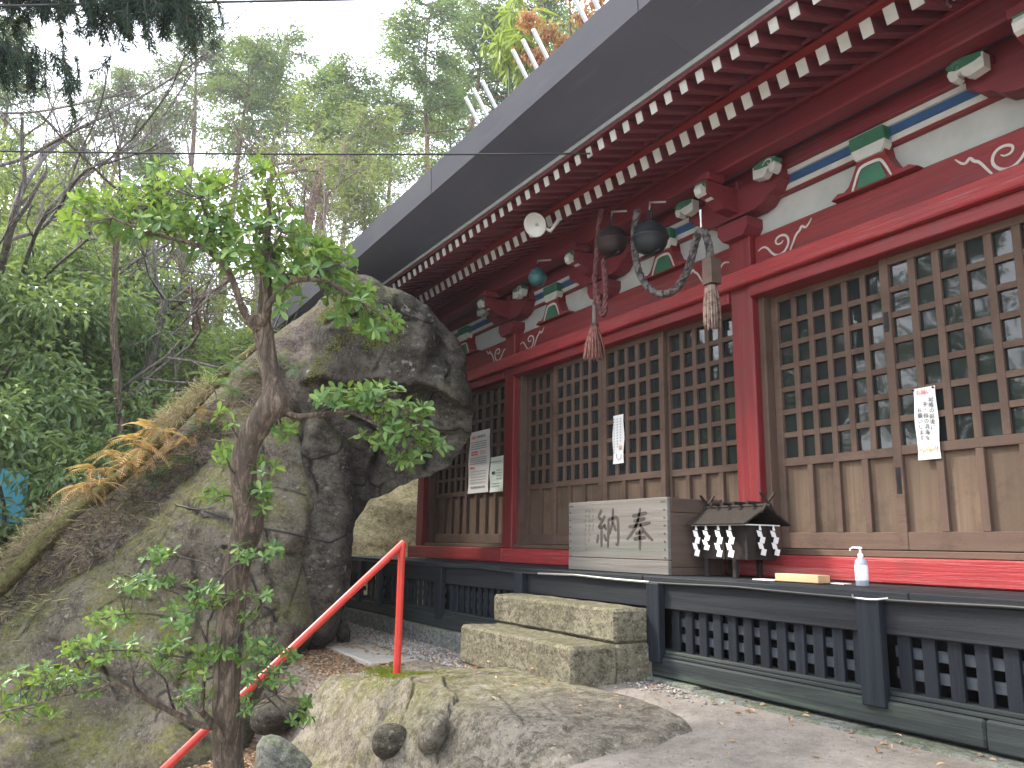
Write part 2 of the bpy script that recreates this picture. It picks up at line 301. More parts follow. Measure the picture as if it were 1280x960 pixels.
    def mesh(s, name, mat):
        me = bpy.data.meshes.new(name); me.from_pydata(s.v, [], s.f); me.polygons.foreach_set('use_smooth', s.sm); me.update()
        if mat: me.materials.append(MT[mat] if isinstance(mat, str) else mat)
        return me
    def build(s, name, mat, parent=None, loc=None):
        o = bpy.data.objects.new(name, s.mesh(name, mat)); COL.objects.link(o)
        if parent: o.parent = parent
        if loc is not None: o.location = loc
        return o
def inst(name, me, parent=None, loc=(0, 0, 0), rot=(0, 0, 0), sc=(1, 1, 1)):
    o = bpy.data.objects.new(name, me); COL.objects.link(o); o.location = loc; o.rotation_euler = rot; o.scale = sc
    if parent: o.parent = parent
    return o
def tag(o, label=None, cat=None, group=None, kind=None):
    if label: o['label'] = label
    if cat: o['category'] = cat
    if group: o['group'] = group
    if kind: o['kind'] = kind
    return o
def empty(name, loc=(0, 0, 0), parent=None, rz=0):
    o = bpy.data.objects.new(name, None); COL.objects.link(o); o.location = loc; o.rotation_euler = (0, 0, rz); o.empty_display_size = .2
    if parent: o.parent = parent
    return o
# --- numpy value noise
_rng = np.random.RandomState(3); _T = _rng.rand(32, 32, 32)
def vn(x, y, z):
    x = np.asarray(x, float); y = np.asarray(y, float) + 0 * x; z = np.asarray(z, float) + 0 * x
    xi = np.floor(x).astype(int); yi = np.floor(y).astype(int); zi = np.floor(z).astype(int); fx = x - xi; fy = y - yi; fz = z - zi
    fx = fx * fx * (3 - 2 * fx); fy = fy * fy * (3 - 2 * fy); fz = fz * fz * (3 - 2 * fz); r = 0
    for a in (0, 1):
        for b in (0, 1):
            for c in (0, 1):
                r = r + _T[(xi + a) % 32, (yi + b) % 32, (zi + c) % 32] * (fx if a else 1 - fx) * (fy if b else 1 - fy) * (fz if c else 1 - fz)
    return r
def fbm(x, y, z=0., o=5):
    r = 0; a = .5
    for i in range(o): r = r + a * (vn(x * 2 ** i, np.asarray(y) * 2 ** i, np.asarray(z) * 2 ** i + 7.7 * i) - .5); a *= .5
    return r
def ridge(x, y, z=0., o=4):
    r = 0; a = .5
    for i in range(o): r = r + a * (1 - abs(2 * vn(x * 2 ** i + 3.1, np.asarray(y) * 2 ** i, np.asarray(z) * 2 ** i + 5.3 * i) - 1)); a *= .5
    return r
def npmesh(name, V, F, mat, smooth=False, attr=None):
    """V (n,3); F (m,4) quads"""
    V = np.asarray(V, np.float32); F = np.asarray(F, np.int32); me = bpy.data.meshes.new(name); k = F.shape[1]
    me.vertices.add(len(V)); me.vertices.foreach_set('co', V.ravel()); me.loops.add(F.size); me.loops.foreach_set('vertex_index', F.ravel())
    me.polygons.add(len(F)); me.polygons.foreach_set('loop_start', np.arange(0, F.size, k, dtype=np.int32)); me.polygons.foreach_set('loop_total', np.full(len(F), k, np.int32))
    me.polygons.foreach_set('use_smooth', np.full(len(F), smooth)); me.update(calc_edges=True)
    if attr is not None:
        at = me.attributes.new('rnd', 'FLOAT', 'FACE'); at.data.foreach_set('value', np.asarray(attr, np.float32))
    me.materials.append(MT[mat] if isinstance(mat, str) else mat); return me
def unit(a): return a / (np.linalg.norm(a, axis=-1, keepdims=True) + 1e-9)
def leaves(name, P, D, L, Wd, mat, rng, upb=.6, fold=.25, droop=.15):
    """folded pointed leaves: 2 quads each. P base points, D directions"""
    P = np.asarray(P, float); n = len(P); D = unit(np.asarray(D, float)); L = np.broadcast_to(L, (n,))[:, None]; Wd = np.broadcast_to(Wd, (n,))[:, None]
    up = np.array([0, 0, 1.]) * upb + rng.normal(size=(n, 3)) * (1 - upb); Sd = unit(np.cross(D, up)); N = np.cross(Sd, D)
    N = np.where(N[:, 2:3] < 0, -N, N)
    tip = P + D * L - N * L * droop; m1 = P + D * L * .35; m2 = P + D * L * .72 - N * L * droop * .4; h = N * Wd * fold
    V = np.stack([P, m1 + Sd * Wd * .5 + h, m2 + Sd * Wd * .42 + h, tip, m2 - Sd * Wd * .42 + h, m1 - Sd * Wd * .5 + h], 1).reshape(-1, 3)
    b = (np.arange(n) * 6)[:, None]; F = np.concatenate([b + np.array([[0, 1, 2, 3]]), b + np.array([[0, 3, 4, 5]])], 1).reshape(-1, 4)
    r = np.repeat(np.clip(rng.rand(n) * .75 + .25 * np.clip(D[:, 2] + .5, 0, 1), 0, 1), 2)
    return npmesh(name, V, F, mat, False, r)
# keep world coordinates when parenting
def wm(o):
    b = o.matrix_basis
    return b if o.parent is None else wm(o.parent) @ o.matrix_parent_inverse @ b
def par(o, p): o.parent = p; o.matrix_parent_inverse = wm(p).inverted(); return o
_build, _inst = MB.build, inst
def build2(s, name, mat, parent=None, loc=None):
    o = _build(s, name, mat, None, loc); return par(o, parent) if parent else o
MB.build = build2
def inst(name, me, parent=None, loc=(0, 0, 0), rot=(0, 0, 0), sc=(1, 1, 1)):
    o = _inst(name, me, None, loc, rot, sc); return par(o, parent) if parent else o
def atY(px, py, Y):
    d = W(px, py, 1.); return d * Y / d[1]
def one(name, mat, parent, *a, **k): return MB().box(*a, **k).build(name, mat, parent)
def text(body, size, x, y, z, mat, parent, name='lettering', ext=.0006, shear=0, rz=0., sx=1.):
    c = bpy.data.curves.new(name, 'FONT'); c.body = body; c.size = size; c.extrude = ext; c.align_x = 'CENTER'; c.align_y = 'CENTER'; c.resolution_u = 2
    t = bpy.data.objects.new('tmp', c); COL.objects.link(t); dg = bpy.context.evaluated_depsgraph_get()
    me = bpy.data.meshes.new_from_object(t.evaluated_get(dg)); bpy.data.objects.remove(t); me.materials.clear(); me.materials.append(MT[mat])
    return inst(name, me, parent, (x, y, z), (PI / 2, 0, rz), (sx, 1, 1))
def ribbon(pts, wid, y, th=.004):
    """flat painted scroll line in the x,z plane"""
    P = [Vector((p[0], 0, p[1])) for p in pts]
    for _ in range(2):                                           # chaikin smoothing
        Q = [P[0]]
        for a, b in zip(P, P[1:]): Q += [a * .75 + b * .25, a * .25 + b * .75]
        P = Q + [P[-1]]
    mb = MB(); n = len(P); A = []; B = []
    for i, p in enumerate(P):
        t = (P[min(i + 1, n - 1)] - P[max(i - 1, 0)]).normalized(); nn = Vector((-t.z, 0, t.x)); ww = wid * (.35 + .65 * math.sin(PI * min(1, (i + .6) / n * 1.05)) ** .6) / 2
        A.append(p + nn * ww); B.append(p - nn * ww)
    V = [(a.x, y, a.z) for a in A] + [(b.x, y, b.z) for b in B] + [(a.x, y + th, a.z) for a in A] + [(b.x, y + th, b.z) for b in B]
    F = []
    for i in range(n - 1): F += [(i, i + 1, n + i + 1, n + i), (i, 2 * n + i, 2 * n + i + 1, i + 1), (n + i, n + i + 1, 3 * n + i + 1, 3 * n + i)]
    mb.add(V, F); return mb

# ================================================================== SHRINE HALL
ZD = -.185; YC = 4.2; YE = 3.45
hall = empty('shrine_hall', (-4.54, 4.2, -.78))
tag(hall, 'red painted wooden shrine hall with brown lattice doors under a thick grey metal roof', 'shrine')
COLX = [-9.44, -7.24, -3.94, -1.74, .36]; XL, XR_ = -9.54, .46
for x in COLX: one('column', 'redz', hall, x - .1, x + .1, YC, YC + .22, -.04, 2.24, c=.008)
one('sill_beam', 'redworn', hall, XL - .1, COLX[1], YC - .06, YC + .2, ZD + .004, -.04, c=.008)
one('sill_beam', 'redworn', hall, COLX[1] + .003, COLX[2] - .3, YC - .06, YC + .2, ZD + .004, -.042, c=.008)
one('sill_beam', 'redworn', hall, COLX[2] - .297, XR_ + .1, YC - .058, YC + .2, ZD + .004, -.04, c=.008)
for a, b in zip(COLX, COLX[1:]):
    one('threshold', 'brown', hall, a + .1, b - .1, YC + .02, YC + .36, -.038, .0, c=.004)
    one('lower_lintel', 'red', hall, a + .1, b - .1, YC - .02, YC + .2, 1.745, 1.832, c=.006)
    one('door_jamb', 'brownz', hall, a + .1, a + .15, YC + .06, YC + .2, .0, 1.745, c=.004)
    one('door_jamb', 'brownz', hall, b - .15, b - .1, YC + .06, YC + .2, .0, 1.745, c=.004)
one('lintel_beam', 'redworn', hall, XL - .15, XR_ + .15, YC - .07, YC - .002, 1.835, 1.955, c=.01)
one('lintel_beam', 'red', hall, XL - .05, XR_ + .05, YC + .001, YC + .19, 1.836, 1.95)
for a, b in zip(COLX, COLX[1:]):
    bm = one('head_beam', 'red', hall, a + .1, b - .1, YC + .05, YC + .2, 1.955, 2.205, c=.01)
    for s, xx in ((1, a + .14), (-1, b - .14)):
        k = .46
        for pl in ([(0, .42), (.10, .49), (.18, .42), (.28, .12), (.40, .0), (.52, .08), (.60, .32), (.56, .58), (.44, .66), (.34, .56), (.36, .40), (.45, .37), (.49, .45)],
                   [(.60, .02), (.66, .22), (.74, .50), (.80, .55), (.84, .70), (.89, .58), (.94, .60), (1.02, .80)]):
            ribbon([(xx + s * p[0] * k, 1.995 + p[1] * .22) for p in pl], .017, YC + .044).build('scroll_line', 'cream', bm)
    one('plaster_panel', 'plaster', hall, a + .0, b - .0, YC + .10, YC + .14, 2.20, 2.44)
    one('striped_board', 'red', hall, a + .1, b - .1, YC + .06, YC + .18, 2.432, 2.452)
    one('striped_board', 'white', hall, a + .1, b - .1, YC + .055, YC + .18, 2.452, 2.492)
    one('striped_board', 'blue', hall, a + .1, b - .1, YC + .035, YC + .18, 2.492, 2.542)
    one('striped_board', 'white', hall, a + .1, b - .1, YC + .015, YC + .18, 2.542, 2.575)
one('wall_plate', 'redeave', hall, XL - .6, XR_ + .6, YC - .02, YC + .2, 2.577, 2.70, c=.01)
one('eave_purlin', 'redeave', hall, XL - 1.3, XR_ + 1.3, 3.93, 4.08, 2.635, 2.80, c=.012)
one('eave_purlin', 'redeave', hall, XL - 1.3, XR_ + 1.3, 3.90, 4.10, 2.80, 2.835, c=.006)
# frog-leg struts
for xm in (-8.34, -6.42, -4.76, -2.84, -.69):
    half = [(.30, 2.205), (.245, 2.235), (.20, 2.228), (.165, 2.25), (.135, 2.30), (.105, 2.36), (.095, 2.43)]
    fl = MB().prism([(xm + x, z) for x, z in half] + [(xm - x, z) for x, z in half[::-1]], YC + .0, YC + .098).build('frog_leg_strut', 'red', hall)
    MB().prism([(xm + .105, 2.213), (xm + .062, 2.33), (xm - .062, 2.33), (xm - .105, 2.213)], YC - .006, YC + .001).build('strut_infill', 'green', fl)
    ribbon([(xm - .135, 2.21), (xm - .085, 2.325), (xm - .055, 2.348), (xm + .055, 2.348), (xm + .085, 2.325), (xm + .135, 2.21)], .02, YC - .007, .006).build('strut_outline', 'white', fl)
    MB().prism([(xm - .115, 2.43), (xm - .085, 2.385), (xm + .085, 2.385), (xm + .115, 2.43), (xm + .115, 2.46), (xm - .115, 2.46)], YC - .02, YC + .054).build('strut_cap', 'white', fl)
    one('strut_cap', 'green', fl, xm - .12, xm + .12, YC - .03, YC + .033, 2.462, 2.545, c=.004)
# brackets with cloud noses
def nose(dirv, base, parent, L=.26):
    """carved white cloud nose: side profile extruded; dirv (dx,dy)"""
    pr = [(0, .05), (.10, .07), (.16, .072), (.21, .05), (.235, .01), (.22, -.03), (.19, -.045), (.165, -.03), (.17, -.01), (.15, .0), (.135, -.03), (.10, -.05), (.06, -.045), (0, -.035)]
    def m3(pts, hw):
        mb = MB(); mb.prism(pts, -hw, hw); d = Vector((dirv[0], dirv[1], 0)); sdd = Vector((-dirv[1], dirv[0], 0))
        mb.v = [tuple(Vector(base) + d * p[0] + sdd * p[1] + Vector((0, 0, p[2]))) for p in mb.v]; return mb
    nb = m3([(x * L / .26, z) for x, z in pr], .032).build('carved_nose', 'white', parent)
    m3([(.01, .056), (.10, .074), (.16, .076), (.205, .052), (.19, .03), (.14, .014), (.05, .02), (.01, .03)], .0345).build('nose_green', 'green', nb)
    rb = ribbon([(.09, .03), (.12, .06), (.165, .055), (.17, .025), (.145, .015), (.135, .035)], .010, 0, .074); rb.v = [(x, y - .037, z) for x, y, z in rb.v]
    d = Vector((dirv[0], dirv[1], 0)); sdd = Vector((-dirv[1], dirv[0], 0)); rb.v = [tuple(Vector(base) + d * p[0] + sdd * p[1] + Vector((0, 0, p[2]))) for p in rb.v]
    rb.build('nose_scroll', 'cream', nb)
for x, main in [(c, 1) for c in COLX] + [(-5.59, 0)]:
    z0 = 2.205
    bb = MB().prism([(x - .10, z0), (x + .10, z0), (x + .145, z0 + .06), (x + .145, z0 + .13), (x - .145, z0 + .13), (x - .145, z0 + .06)], YC - .06, YC + .16).build('bracket_block', 'redeave', hall)
    arm = [(-.46, .13), (-.46, .06), (-.42, .045), (-.40, .01), (-.33, -.01), (-.28, -.055), (-.2, -.075), (.2, -.075), (.28, -.055), (.33, -.01), (.40, .01), (.42, .045), (.46, .06), (.46, .13)]
    MB().prism([(x + a, 2.44 + b) for a, b in arm], YC - .045, YC + .09).build('bracket_arm', 'redeave', bb)
    # arm towards the viewer
    fa = MB(); prof = [(0, .11), (-.36, .11), (-.36, .02), (-.28, -.01), (-.2, -.06), (0, -.08)]
    V = [(x - .05, YC + .02 + a, 2.46 + b) for a, b in prof] + [(x + .05, YC + .02 + a, 2.46 + b) for a, b in prof]; n = len(prof)
    fa.add(V, [tuple(range(n)), tuple(range(n, 2 * n))[::-1]] + [(i, i + n, (i + 1) % n + n, (i + 1) % n) for i in range(n)]); fa.build('bracket_arm', 'redeave', bb)
    for dx in (-.38, 0, .38): one('bearing_block', 'redeave', bb, x + dx - .075, x + dx + .075, YC - .07, YC + .07, 2.572, 2.635, c=.012)
    one('bearing_block', 'redeave', bb, x - .08, x + .08, YC - .36, YC - .19, 2.575, 2.634, c=.012)
    nose((0, -1), (x, YC - .18, 2.50), bb, .24)
    if main:
        for s in (-1, 1): nose((s, 0), (x + s * .30, YC - .12, 2.555), bb, .22)
# rafters
STEP = .1395; r1 = MB(); r2 = MB()
ra = (Vector((0, 4.15, 2.945)), Vector((0, 3.50, 2.708))); rb_ = (Vector((0, 3.55, 2.872)), Vector((0, 3.11, 2.748)))
def raf(a, b, wd, h): return MB().bar(a - b, (0, 0, 0), wd, h, .004).mesh('rafter', 'redy')
me_a, me_b = raf(*ra, .062, .085), raf(*rb_, .052, .066)
def cap_me(a, b, wd, h):
    d = (b - a).normalized(); return MB().bar(d * .0005, d * .006, wd + .004, h + .004, upv=(0, 0, 1)).mesh('rafter_end', 'white')
ce_a, ce_b = cap_me(*ra, .062, .085), cap_me(*rb_, .052, .066)
nr = int((1.3 + 11.0) / STEP)
for i in range(nr):
    x = 1.3 - i * STEP
    r = inst('lower_rafter', me_a, hall, (x, ra[1].y, ra[1].z)); inst('rafter_end', ce_a, r, (x, ra[1].y, ra[1].z))
    r = inst('flying_rafter', me_b, hall, (x, rb_[1].y, rb_[1].z)); inst('rafter_end', ce_b, r, (x, rb_[1].y, rb_[1].z))
x0r, x1r = 1.3 - nr * STEP - .1, 1.5
MB().bar((0, 3.49, 2.788), (0, 3.57, 2.80), x1r - x0r, .05).build('eave_board', 'red', hall, ((x0r + x1r) / 2, 0, 0))
MB().bar((0, 3.47, 2.832), (0, 4.3, 3.05), x1r - x0r, .02).build('roof_boarding', 'redy', hall, ((x0r + x1r) / 2, 0, 0))
MB().bar((0, 3.06, 2.785), (0, 3.60, 2.93), x1r - x0r, .016).build('roof_boarding', 'redy', hall, ((x0r + x1r) / 2, 0, 0))
one('eave_board', 'red', hall, x0r, x1r, 3.075, 3.135, 2.795, 2.83, c=.003)
one('eave_edge_strip', 'inkgrey', hall, x0r - .02, x1r + .02, 3.055, 3.073, 2.808, 2.84)
# thick metal clad roof
def tab(x, T):
    x = -4.54 - abs(x + 4.54); return float(np.interp(x, *zip(*sorted(T))))
def zlow(x): return float(np.interp(x, [-11.5, -7.7, -4.9, -3.1, 2.42], [2.925, 2.94, 2.96, 2.985, 2.99]))
def ztop(x): return float(np.interp(x, [-11.5, -7.4, -5.4, -3.4, 2.42], [3.17, 3.18, 3.19, 3.215, 3.22]))
XC = 11.5; XE = [-11.5, 2.42]
def strip(parent, name, rows, mat):
    """rows: list of lists of points"""
    mb = MB(); m = len(rows[0])
    for r in rows: mb.v += [tuple(p) for p in r]
    for i in range(len(rows) - 1):
        for j in range(m - 1): mb.f.append((i * m + j, i * m + j + 1, (i + 1) * m + j + 1, (i + 1) * m + j)); mb.sm.append(False)
    return mb.build(name, mat, parent)
def fasc(p, q, nrm, k):
    """one clad panel of the rim between plan points p,q (with small seam); nrm = outward plan normal"""
    rows = []
    for t in np.linspace(0.0004, .9996, 5):
        x = p[0] + (q[0] - p[0]) * t; y = p[1] + (q[1] - p[1]) * t; xx = x if nrm[1] else -11.5
        o = k % 2 * .003
        rows.append([(x - nrm[0] * (.012 - o), y - nrm[1] * (.012 - o), zlow(xx)), (x + nrm[0] * o, y + nrm[1] * o, ztop(xx)), (x - nrm[0] * .03, y - nrm[1] * .03, ztop(xx) + .02), (x - nrm[0] * .2, y - nrm[1] * .2, ztop(xx) + .02)])
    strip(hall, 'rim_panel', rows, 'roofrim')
seg = np.arange(-11.5, 2.42 + .01, 1.392)
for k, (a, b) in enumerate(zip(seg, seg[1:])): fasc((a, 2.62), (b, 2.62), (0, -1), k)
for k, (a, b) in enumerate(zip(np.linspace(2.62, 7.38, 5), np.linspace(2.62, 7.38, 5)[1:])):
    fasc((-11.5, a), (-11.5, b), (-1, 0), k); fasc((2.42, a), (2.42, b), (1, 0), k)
for k, (a, b) in enumerate(zip(seg, seg[1:])):
    xs = np.linspace(a + .0005, b - .0005, 4)
    strip(hall, 'soffit_panel', [[(x, 2.63, zlow(x) + (k % 2) * .002), (x, 2.85, (zlow(x) + 2.838) / 2), (x, 3.06, 2.838)] for x in xs], 'roof')
for xe, s in ((-11.5, 1), (2.42, -1)):
    strip(hall, 'soffit_panel', [[(xe + s * .012, y, zlow(-11.5)), (xe + s * .5, y, 2.84), (xe + s * 2.0, y, 3.02)] for y in (3.062, 5, 7.3)], 'roof')
rs = []
for t in np.linspace(0, 1, 9):
    row = []
    for u in np.linspace(0, 1, 15):
        xa = -11.48 + (2.4 + 11.48) * u; xb = -10.2 + (1.1 + 10.2) * u; h = t ** .9
        row.append((xa + (xb - xa) * t, 2.64 + 2.36 * t, ztop(xa) + .015 + (5.55 - ztop(xa)) * (t * .82 + .18 * t * t)))
    rs.append(row)
strip(hall, 'roof_slope', rs, 'roof'); strip(hall, 'roof_slope', [[(x, 10 - y, z) for x, y, z in r] for r in rs], 'roof')
for k in (0, -1): strip(hall, 'roof_slope', [[r[k], (r[k][0], 10 - r[k][1], r[k][2])] for r in rs], 'roof')
one('roof_ridge', 'roof', hall, -10.4, 1.3, 4.85, 5.15, 5.48, 5.68, c=.03)
rod = MB().bar((0, .42, -.55), (0, -.245, .45), .048, .04, .005).mesh('ridge_rod', 'metalrod'); rod2 = MB().bar((0, -.42, -.62), (0, .05, .0), .048, .04, .005).mesh('ridge_rod', 'metalrod')
for g in range(8):
    for j in (-1, 0, 1):
        x = -9.37 + g * 1.36 + j * .255; inst('ridge_rod', rod, hall, (x, 5.0, 5.98)); inst('ridge_rod', rod2, hall, (x + .064, 5.0, 5.86))
# body behind the doors
one('side_wall', 'brownz', hall, XL, XL + .06, YC + .22, 5.9, -.1, 2.75); one('side_wall', 'brownz', hall, XR_ - .06, XR_, YC + .22, 5.9, -.1, 2.75)
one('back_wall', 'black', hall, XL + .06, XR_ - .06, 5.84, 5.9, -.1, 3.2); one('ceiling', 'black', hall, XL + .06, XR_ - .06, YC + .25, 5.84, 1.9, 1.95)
one('inner_floor', 'boxside', hall, XL + .06, XR_ - .06, YC + .37, 5.84, -.08, -.03)
# doors
def door(x0, x1, yf, nc, npn, handle=None):
    H0, H1, M0, M1, P0 = .004, 1.76, .545, .60, .106; sw = .058; t = .04
    mb = MB()
    for a, b in ((x0, x0 + sw), (x1 - sw, x1)): mb.box(a, b, yf, yf + t, H0, H1, .004)
    mb.box(x0 + sw, x1 - sw, yf + .002, yf + t, 1.70, H1, .003); mb.box(x0 + sw, x1 - sw, yf + .002, yf + t, M0, M1, .003); mb.box(x0 + sw, x1 - sw, yf + .002, yf + t, H0, P0, .003)
    d = mb.build('lattice_door', 'brown', hall)
    a, b = x0 + sw, x1 - sw; p = (b - a) / (nc - .0); mw_ = .30 * p
    for i in range(1, nc): one('muntin', 'brownz', d, a + i * p - mw_ / 2, a + i * p + mw_ / 2, yf + .004, yf + .026, M1, 1.70, c=.002)
    q = (1.70 - M1) / 7
    for i in range(1, 7): one('muntin', 'brown', d, a, b, yf + .009, yf + .024, M1 + i * q - .018, M1 + i * q + .018)
    one('window_pane', 'glass', d, a, b, yf + .029, yf + .033, M1 - .01, 1.71)
    pw = (b - a) / npn
    for i in range(npn): one('panel_board', 'panelw', d, a + i * pw, a + (i + 1) * pw - .002, yf + .030, yf + .037, P0 - .005, M0 + .005)
    for i in range(1, npn): one('batten', 'brownz', d, a + i * pw - .022, a + i * pw + .022, yf + .001, yf + .030, P0, M0, c=.002)
    if handle:
        for hx, hz, hh in handle:
            h = MB().box(hx - .014, hx + .014, yf - .006, yf + .002, hz - hh / 2, hz + hh / 2, .003).box(hx - .007, hx + .007, yf - .009, yf - .004, hz - hh * .3, hz + hh * .3, .002).build('door_pull', 'iron', d)
    return d
door(-3.79, -2.86, YC + .13, 6, 4); door(-2.90, -1.89, YC + .085, 6, 4, [(-2.872, .40, .15), (-2.872, 1.35, .12)])
door(-7.09, -6.30, YC + .13, 5, 3); door(-6.52, -5.72, YC + .085, 5, 3); door(-5.715, -4.885, YC + .085, 5, 3); door(-4.92, -4.09, YC + .13, 5, 4)
door(-9.29, -8.34, YC + .13, 5, 4); door(-8.38, -7.39, YC + .085, 5, 4)
door(-1.59, -.66, YC + .13, 6, 4); door(-.70, .22, YC + .085, 6, 4)
# veranda deck
rows_ = [(YE - .022, YE + .118), (YE + .122, YE + .262), (YE + .266, YE + .406), (YE + .41, YE + .55), (YE + .554, YC - .062)]
for r_, (ya, yb) in enumerate(rows_):
    x = -10.5 - .3 * r_
    while x < 1.3:
        L = random.uniform(1.3, 2.6); xe = min(x + L, 1.5); one('deck_board', 'dark', hall, max(x, -10.5), xe - .005, ya + random.uniform(-.003, .003), yb, ZD - .036, ZD + random.uniform(-.002, .001), c=.004); x = xe
        if xe >= 1.5: break
one('edge_beam', 'dark', hall, -10.5, 1.4, YE, YE + .10, -.38, ZD - .038, c=.006)
one('base_beam', 'base', hall, -10.5, -2.0, YE - .03, YE + .12, -.785, -.668, c=.01); one('base_beam', 'base', hall, -1.995, 1.4, YE - .034, YE + .12, -.79, -.666, c=.01)
one('base_ledge', 'base', hall, -10.5, 1.4, YE - .014, YE + .11, -.666, -.648, c=.004); one('base_ledge', 'base', hall, -10.5, 1.4, YE + .006, YE + .108, -.647, -.628, c=.004)
PX = [-10.35, -9.33, -8.72, -7.14, -5.66, -4.02, -2.49, -.95, .6]
for x in PX: one('deck_post', 'darkz', hall, x - .06, x + .06, YE - .055, YE - .002, -.70 if x < -2 else -.70, ZD - .04, c=.005); 
for a, b in zip(PX, PX[1:]):
    if a < -5.6 and b > -4.1:
        one('apron_board', 'dark', hall, a + .06, b - .06, YE + .03, YE + .06, -.632, -.38)
        continue
    n = max(3, round((b - a - .12) / .118)); p = (b - a - .12) / n
    for i in range(n): 
        xc = a + .06 + (i + .5) * p; one('lattice_slat', 'darkz', hall, xc - .031, xc + .031, YE + .028, YE + .05, -.632, -.38, c=.002)
    for z in (-.455, -.548): one('lattice_rail', 'railwood', hall, a + .06, b - .06, YE + .052, YE + .07, z - .024, z + .024)
for x in PX[1:-1]: one('foundation_post', 'black', hall, x - .07, x + .07, YE + .25, YE + .39, -.8, ZD - .05)
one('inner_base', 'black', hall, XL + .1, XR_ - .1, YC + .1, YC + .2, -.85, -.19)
# kerb stones under the base timber
kx = -10.6; kk = 0
while kx < 1.3:
    L = random.uniform(.85, 1.15); one('kerb_stone', 'kerb', hall, kx, kx + L - .006, YE - (.07 if kx < -4.2 else .13) - random.uniform(0, .012), YE + .2, -1.06, -.79 - (.0 if kx < -4 else .012), c=.014); kx += L
# cable along the deck edge
pts = [(x, YE - .024 - .004 * math.sin(x * 5), ZD - .028 - .012 * abs(math.sin(x * 2.05 + .6))) for x in np.arange(-9.8, 1.3, .12)]
MB().tube(pts, .0085, 6).build('deck_cable', 'cable', hall)
pts = [(x, YE - .028 - .004 * math.sin(x * 5), ZD - .026 - .012 * abs(math.sin(x * 2.05 + .6))) for x in np.arange(-5.4, -4.05, .06)]
MB().tube(pts, .009, 6).build('deck_cable', 'silver', hall)
MB().tube([(-2.58, YE - .03, -.212), (-2.55, YE - .062, -.222), (-2.49, YE - .066, -.224), (-2.43, YE - .062, -.222), (-2.40, YE - .02, -.215)], .006, 6).build('post_bracket', 'silver', hall)

# ---------------------------------------------------------------- things at the hall
def notice(label, x0, x1, z0, z1, mat='paper', y=YC + .080, tilt=0.):
    mb = MB(); n = 8; V = []; F = []
    for i in range(n + 1):
        for j in range(3):
            z = z0 + (z1 - z0) * i / n; x = x0 + (x1 - x0) * j / 2; yy = y - .003 - .006 * math.sin(i * 1.1) * (j - 1) - .004 * (n - i) / n; V.append((x + tilt * (i / n - .5), yy, z)); V.append((x + tilt * (i / n - .5), yy + .0012, z))
    for i in range(n):
        for j in range(2):
            a = (i * 3 + j) * 2; b = a + 2; c = a + 8; d = a + 6; F += [(a, b, c, d), (a + 1, d + 1, c + 1, b + 1)]
    o = mb.add(V, F).build('paper_notice', mat); tag(o, label, 'notice'); return o
yN = YC + .080 - .0125
nR = notice('white paper notice with black brush writing, pinned on the right lattice doors', -2.735, -2.60, .505, .915, tilt=.0)
text('お願い', .030, -2.667, yN, .885, 'inkred', nR)
for j, (s, zt) in enumerate((('記帳の前後に', .850), ('手・指の消毒を', .815), ('お願いします', .785))):
    for i, ch in enumerate(s): text(ch, .031, -2.628 - j * .036, yN, zt - i * .032 - (.012 if j == 0 else 0), 'ink', nR)
for i in range(9):
    x = -2.725 + i * .0135; MB().tube([(x, yN, .548 + .012 * math.sin(i * 2.1)), (x + .006, yN, .570 + .008 * math.cos(i * 1.7)), (x + .013, yN, .552)], .0022, 4).build('printed_flower', 'inkorange', nR)
for x in (-2.727, -2.608): MB().lathe([(0.0001, -.004), (.006, -.004), (.006, .004), (.0001, .004)], (x, yN - .002, .905), 8, Matrix.Rotation(PI / 2, 3, 'X')).build('push_pin', 'iron', nR)
nM = notice('narrow white paper strip with a round orange mark, on the middle doors', -5.545, -5.395, .695, 1.118, tilt=.0)
for j in range(3):
    for i in range(13 - 2 * j): one('print_mark', 'inkgrey', nM, -5.52 + .045 * j - .006, -5.52 + .045 * j + .006, yN, yN + .0005, 1.075 - i * .024, 1.088 - i * .024)
MB().lathe([(.018, 0), (.024, 0), (.024, .001), (.018, .001)], (-5.432, yN, .83), 20, Matrix.Rotation(PI / 2, 3, 'X')).build('round_mark', 'inkorange', nM)
MB().lathe([(.0001, 0), (.017, 0), (.017, .001), (.0001, .001)], (-5.432, yN, .83), 20, Matrix.Rotation(PI / 2, 3, 'X')).build('round_mark', 'cream', nM)
MB().tube([(-5.49, yN, .78), (-5.485, yN, .745), (-5.46, yN, .725), (-5.43, yN, .735), (-5.42, yN, .77)], .003, 4).build('print_mark', 'inkgrey', nM)
nL = notice('large white printed poster with red headings, left of the left red column', -8.27, -7.78, .56, 1.265, tilt=.012)
def lines(p, x0, x1, z0, z1, n, mat, h=.4):
    for i in range(n):
        z = z1 - (i + .5) * (z1 - z0) / n; a = x0
        while a < x1 - .01:
            b = min(x1, a + random.uniform(.02, .09)); one('print_mark', mat, p, a, b - .007, yN, yN + .0005, z - (z1 - z0) / n * h / 2, z + (z1 - z0) / n * h / 2); a = b
lines(nL, -8.20, -8.10, 1.175, 1.215, 1, 'inkred', .8); lines(nL, -8.08, -7.86, 1.18, 1.215, 1, 'inkgrey', .8); lines(nL, -8.22, -7.83, 1.05, 1.15, 4, 'inkgrey')
lines(nL, -8.20, -8.03, .985, 1.04, 2, 'inkred', .7); lines(nL, -7.98, -7.85, .99, 1.035, 2, 'inkred'); lines(nL, -8.22, -7.83, .88, .97, 4, 'inkgrey')
lines(nL, -8.22, -8.1, .835, .865, 1, 'inkred', .8); lines(nL, -8.22, -7.83, .66, .82, 5, 'inkgrey', .2); lines(nL, -8.2, -7.85, .61, .64, 1, 'inkgrey', .7)
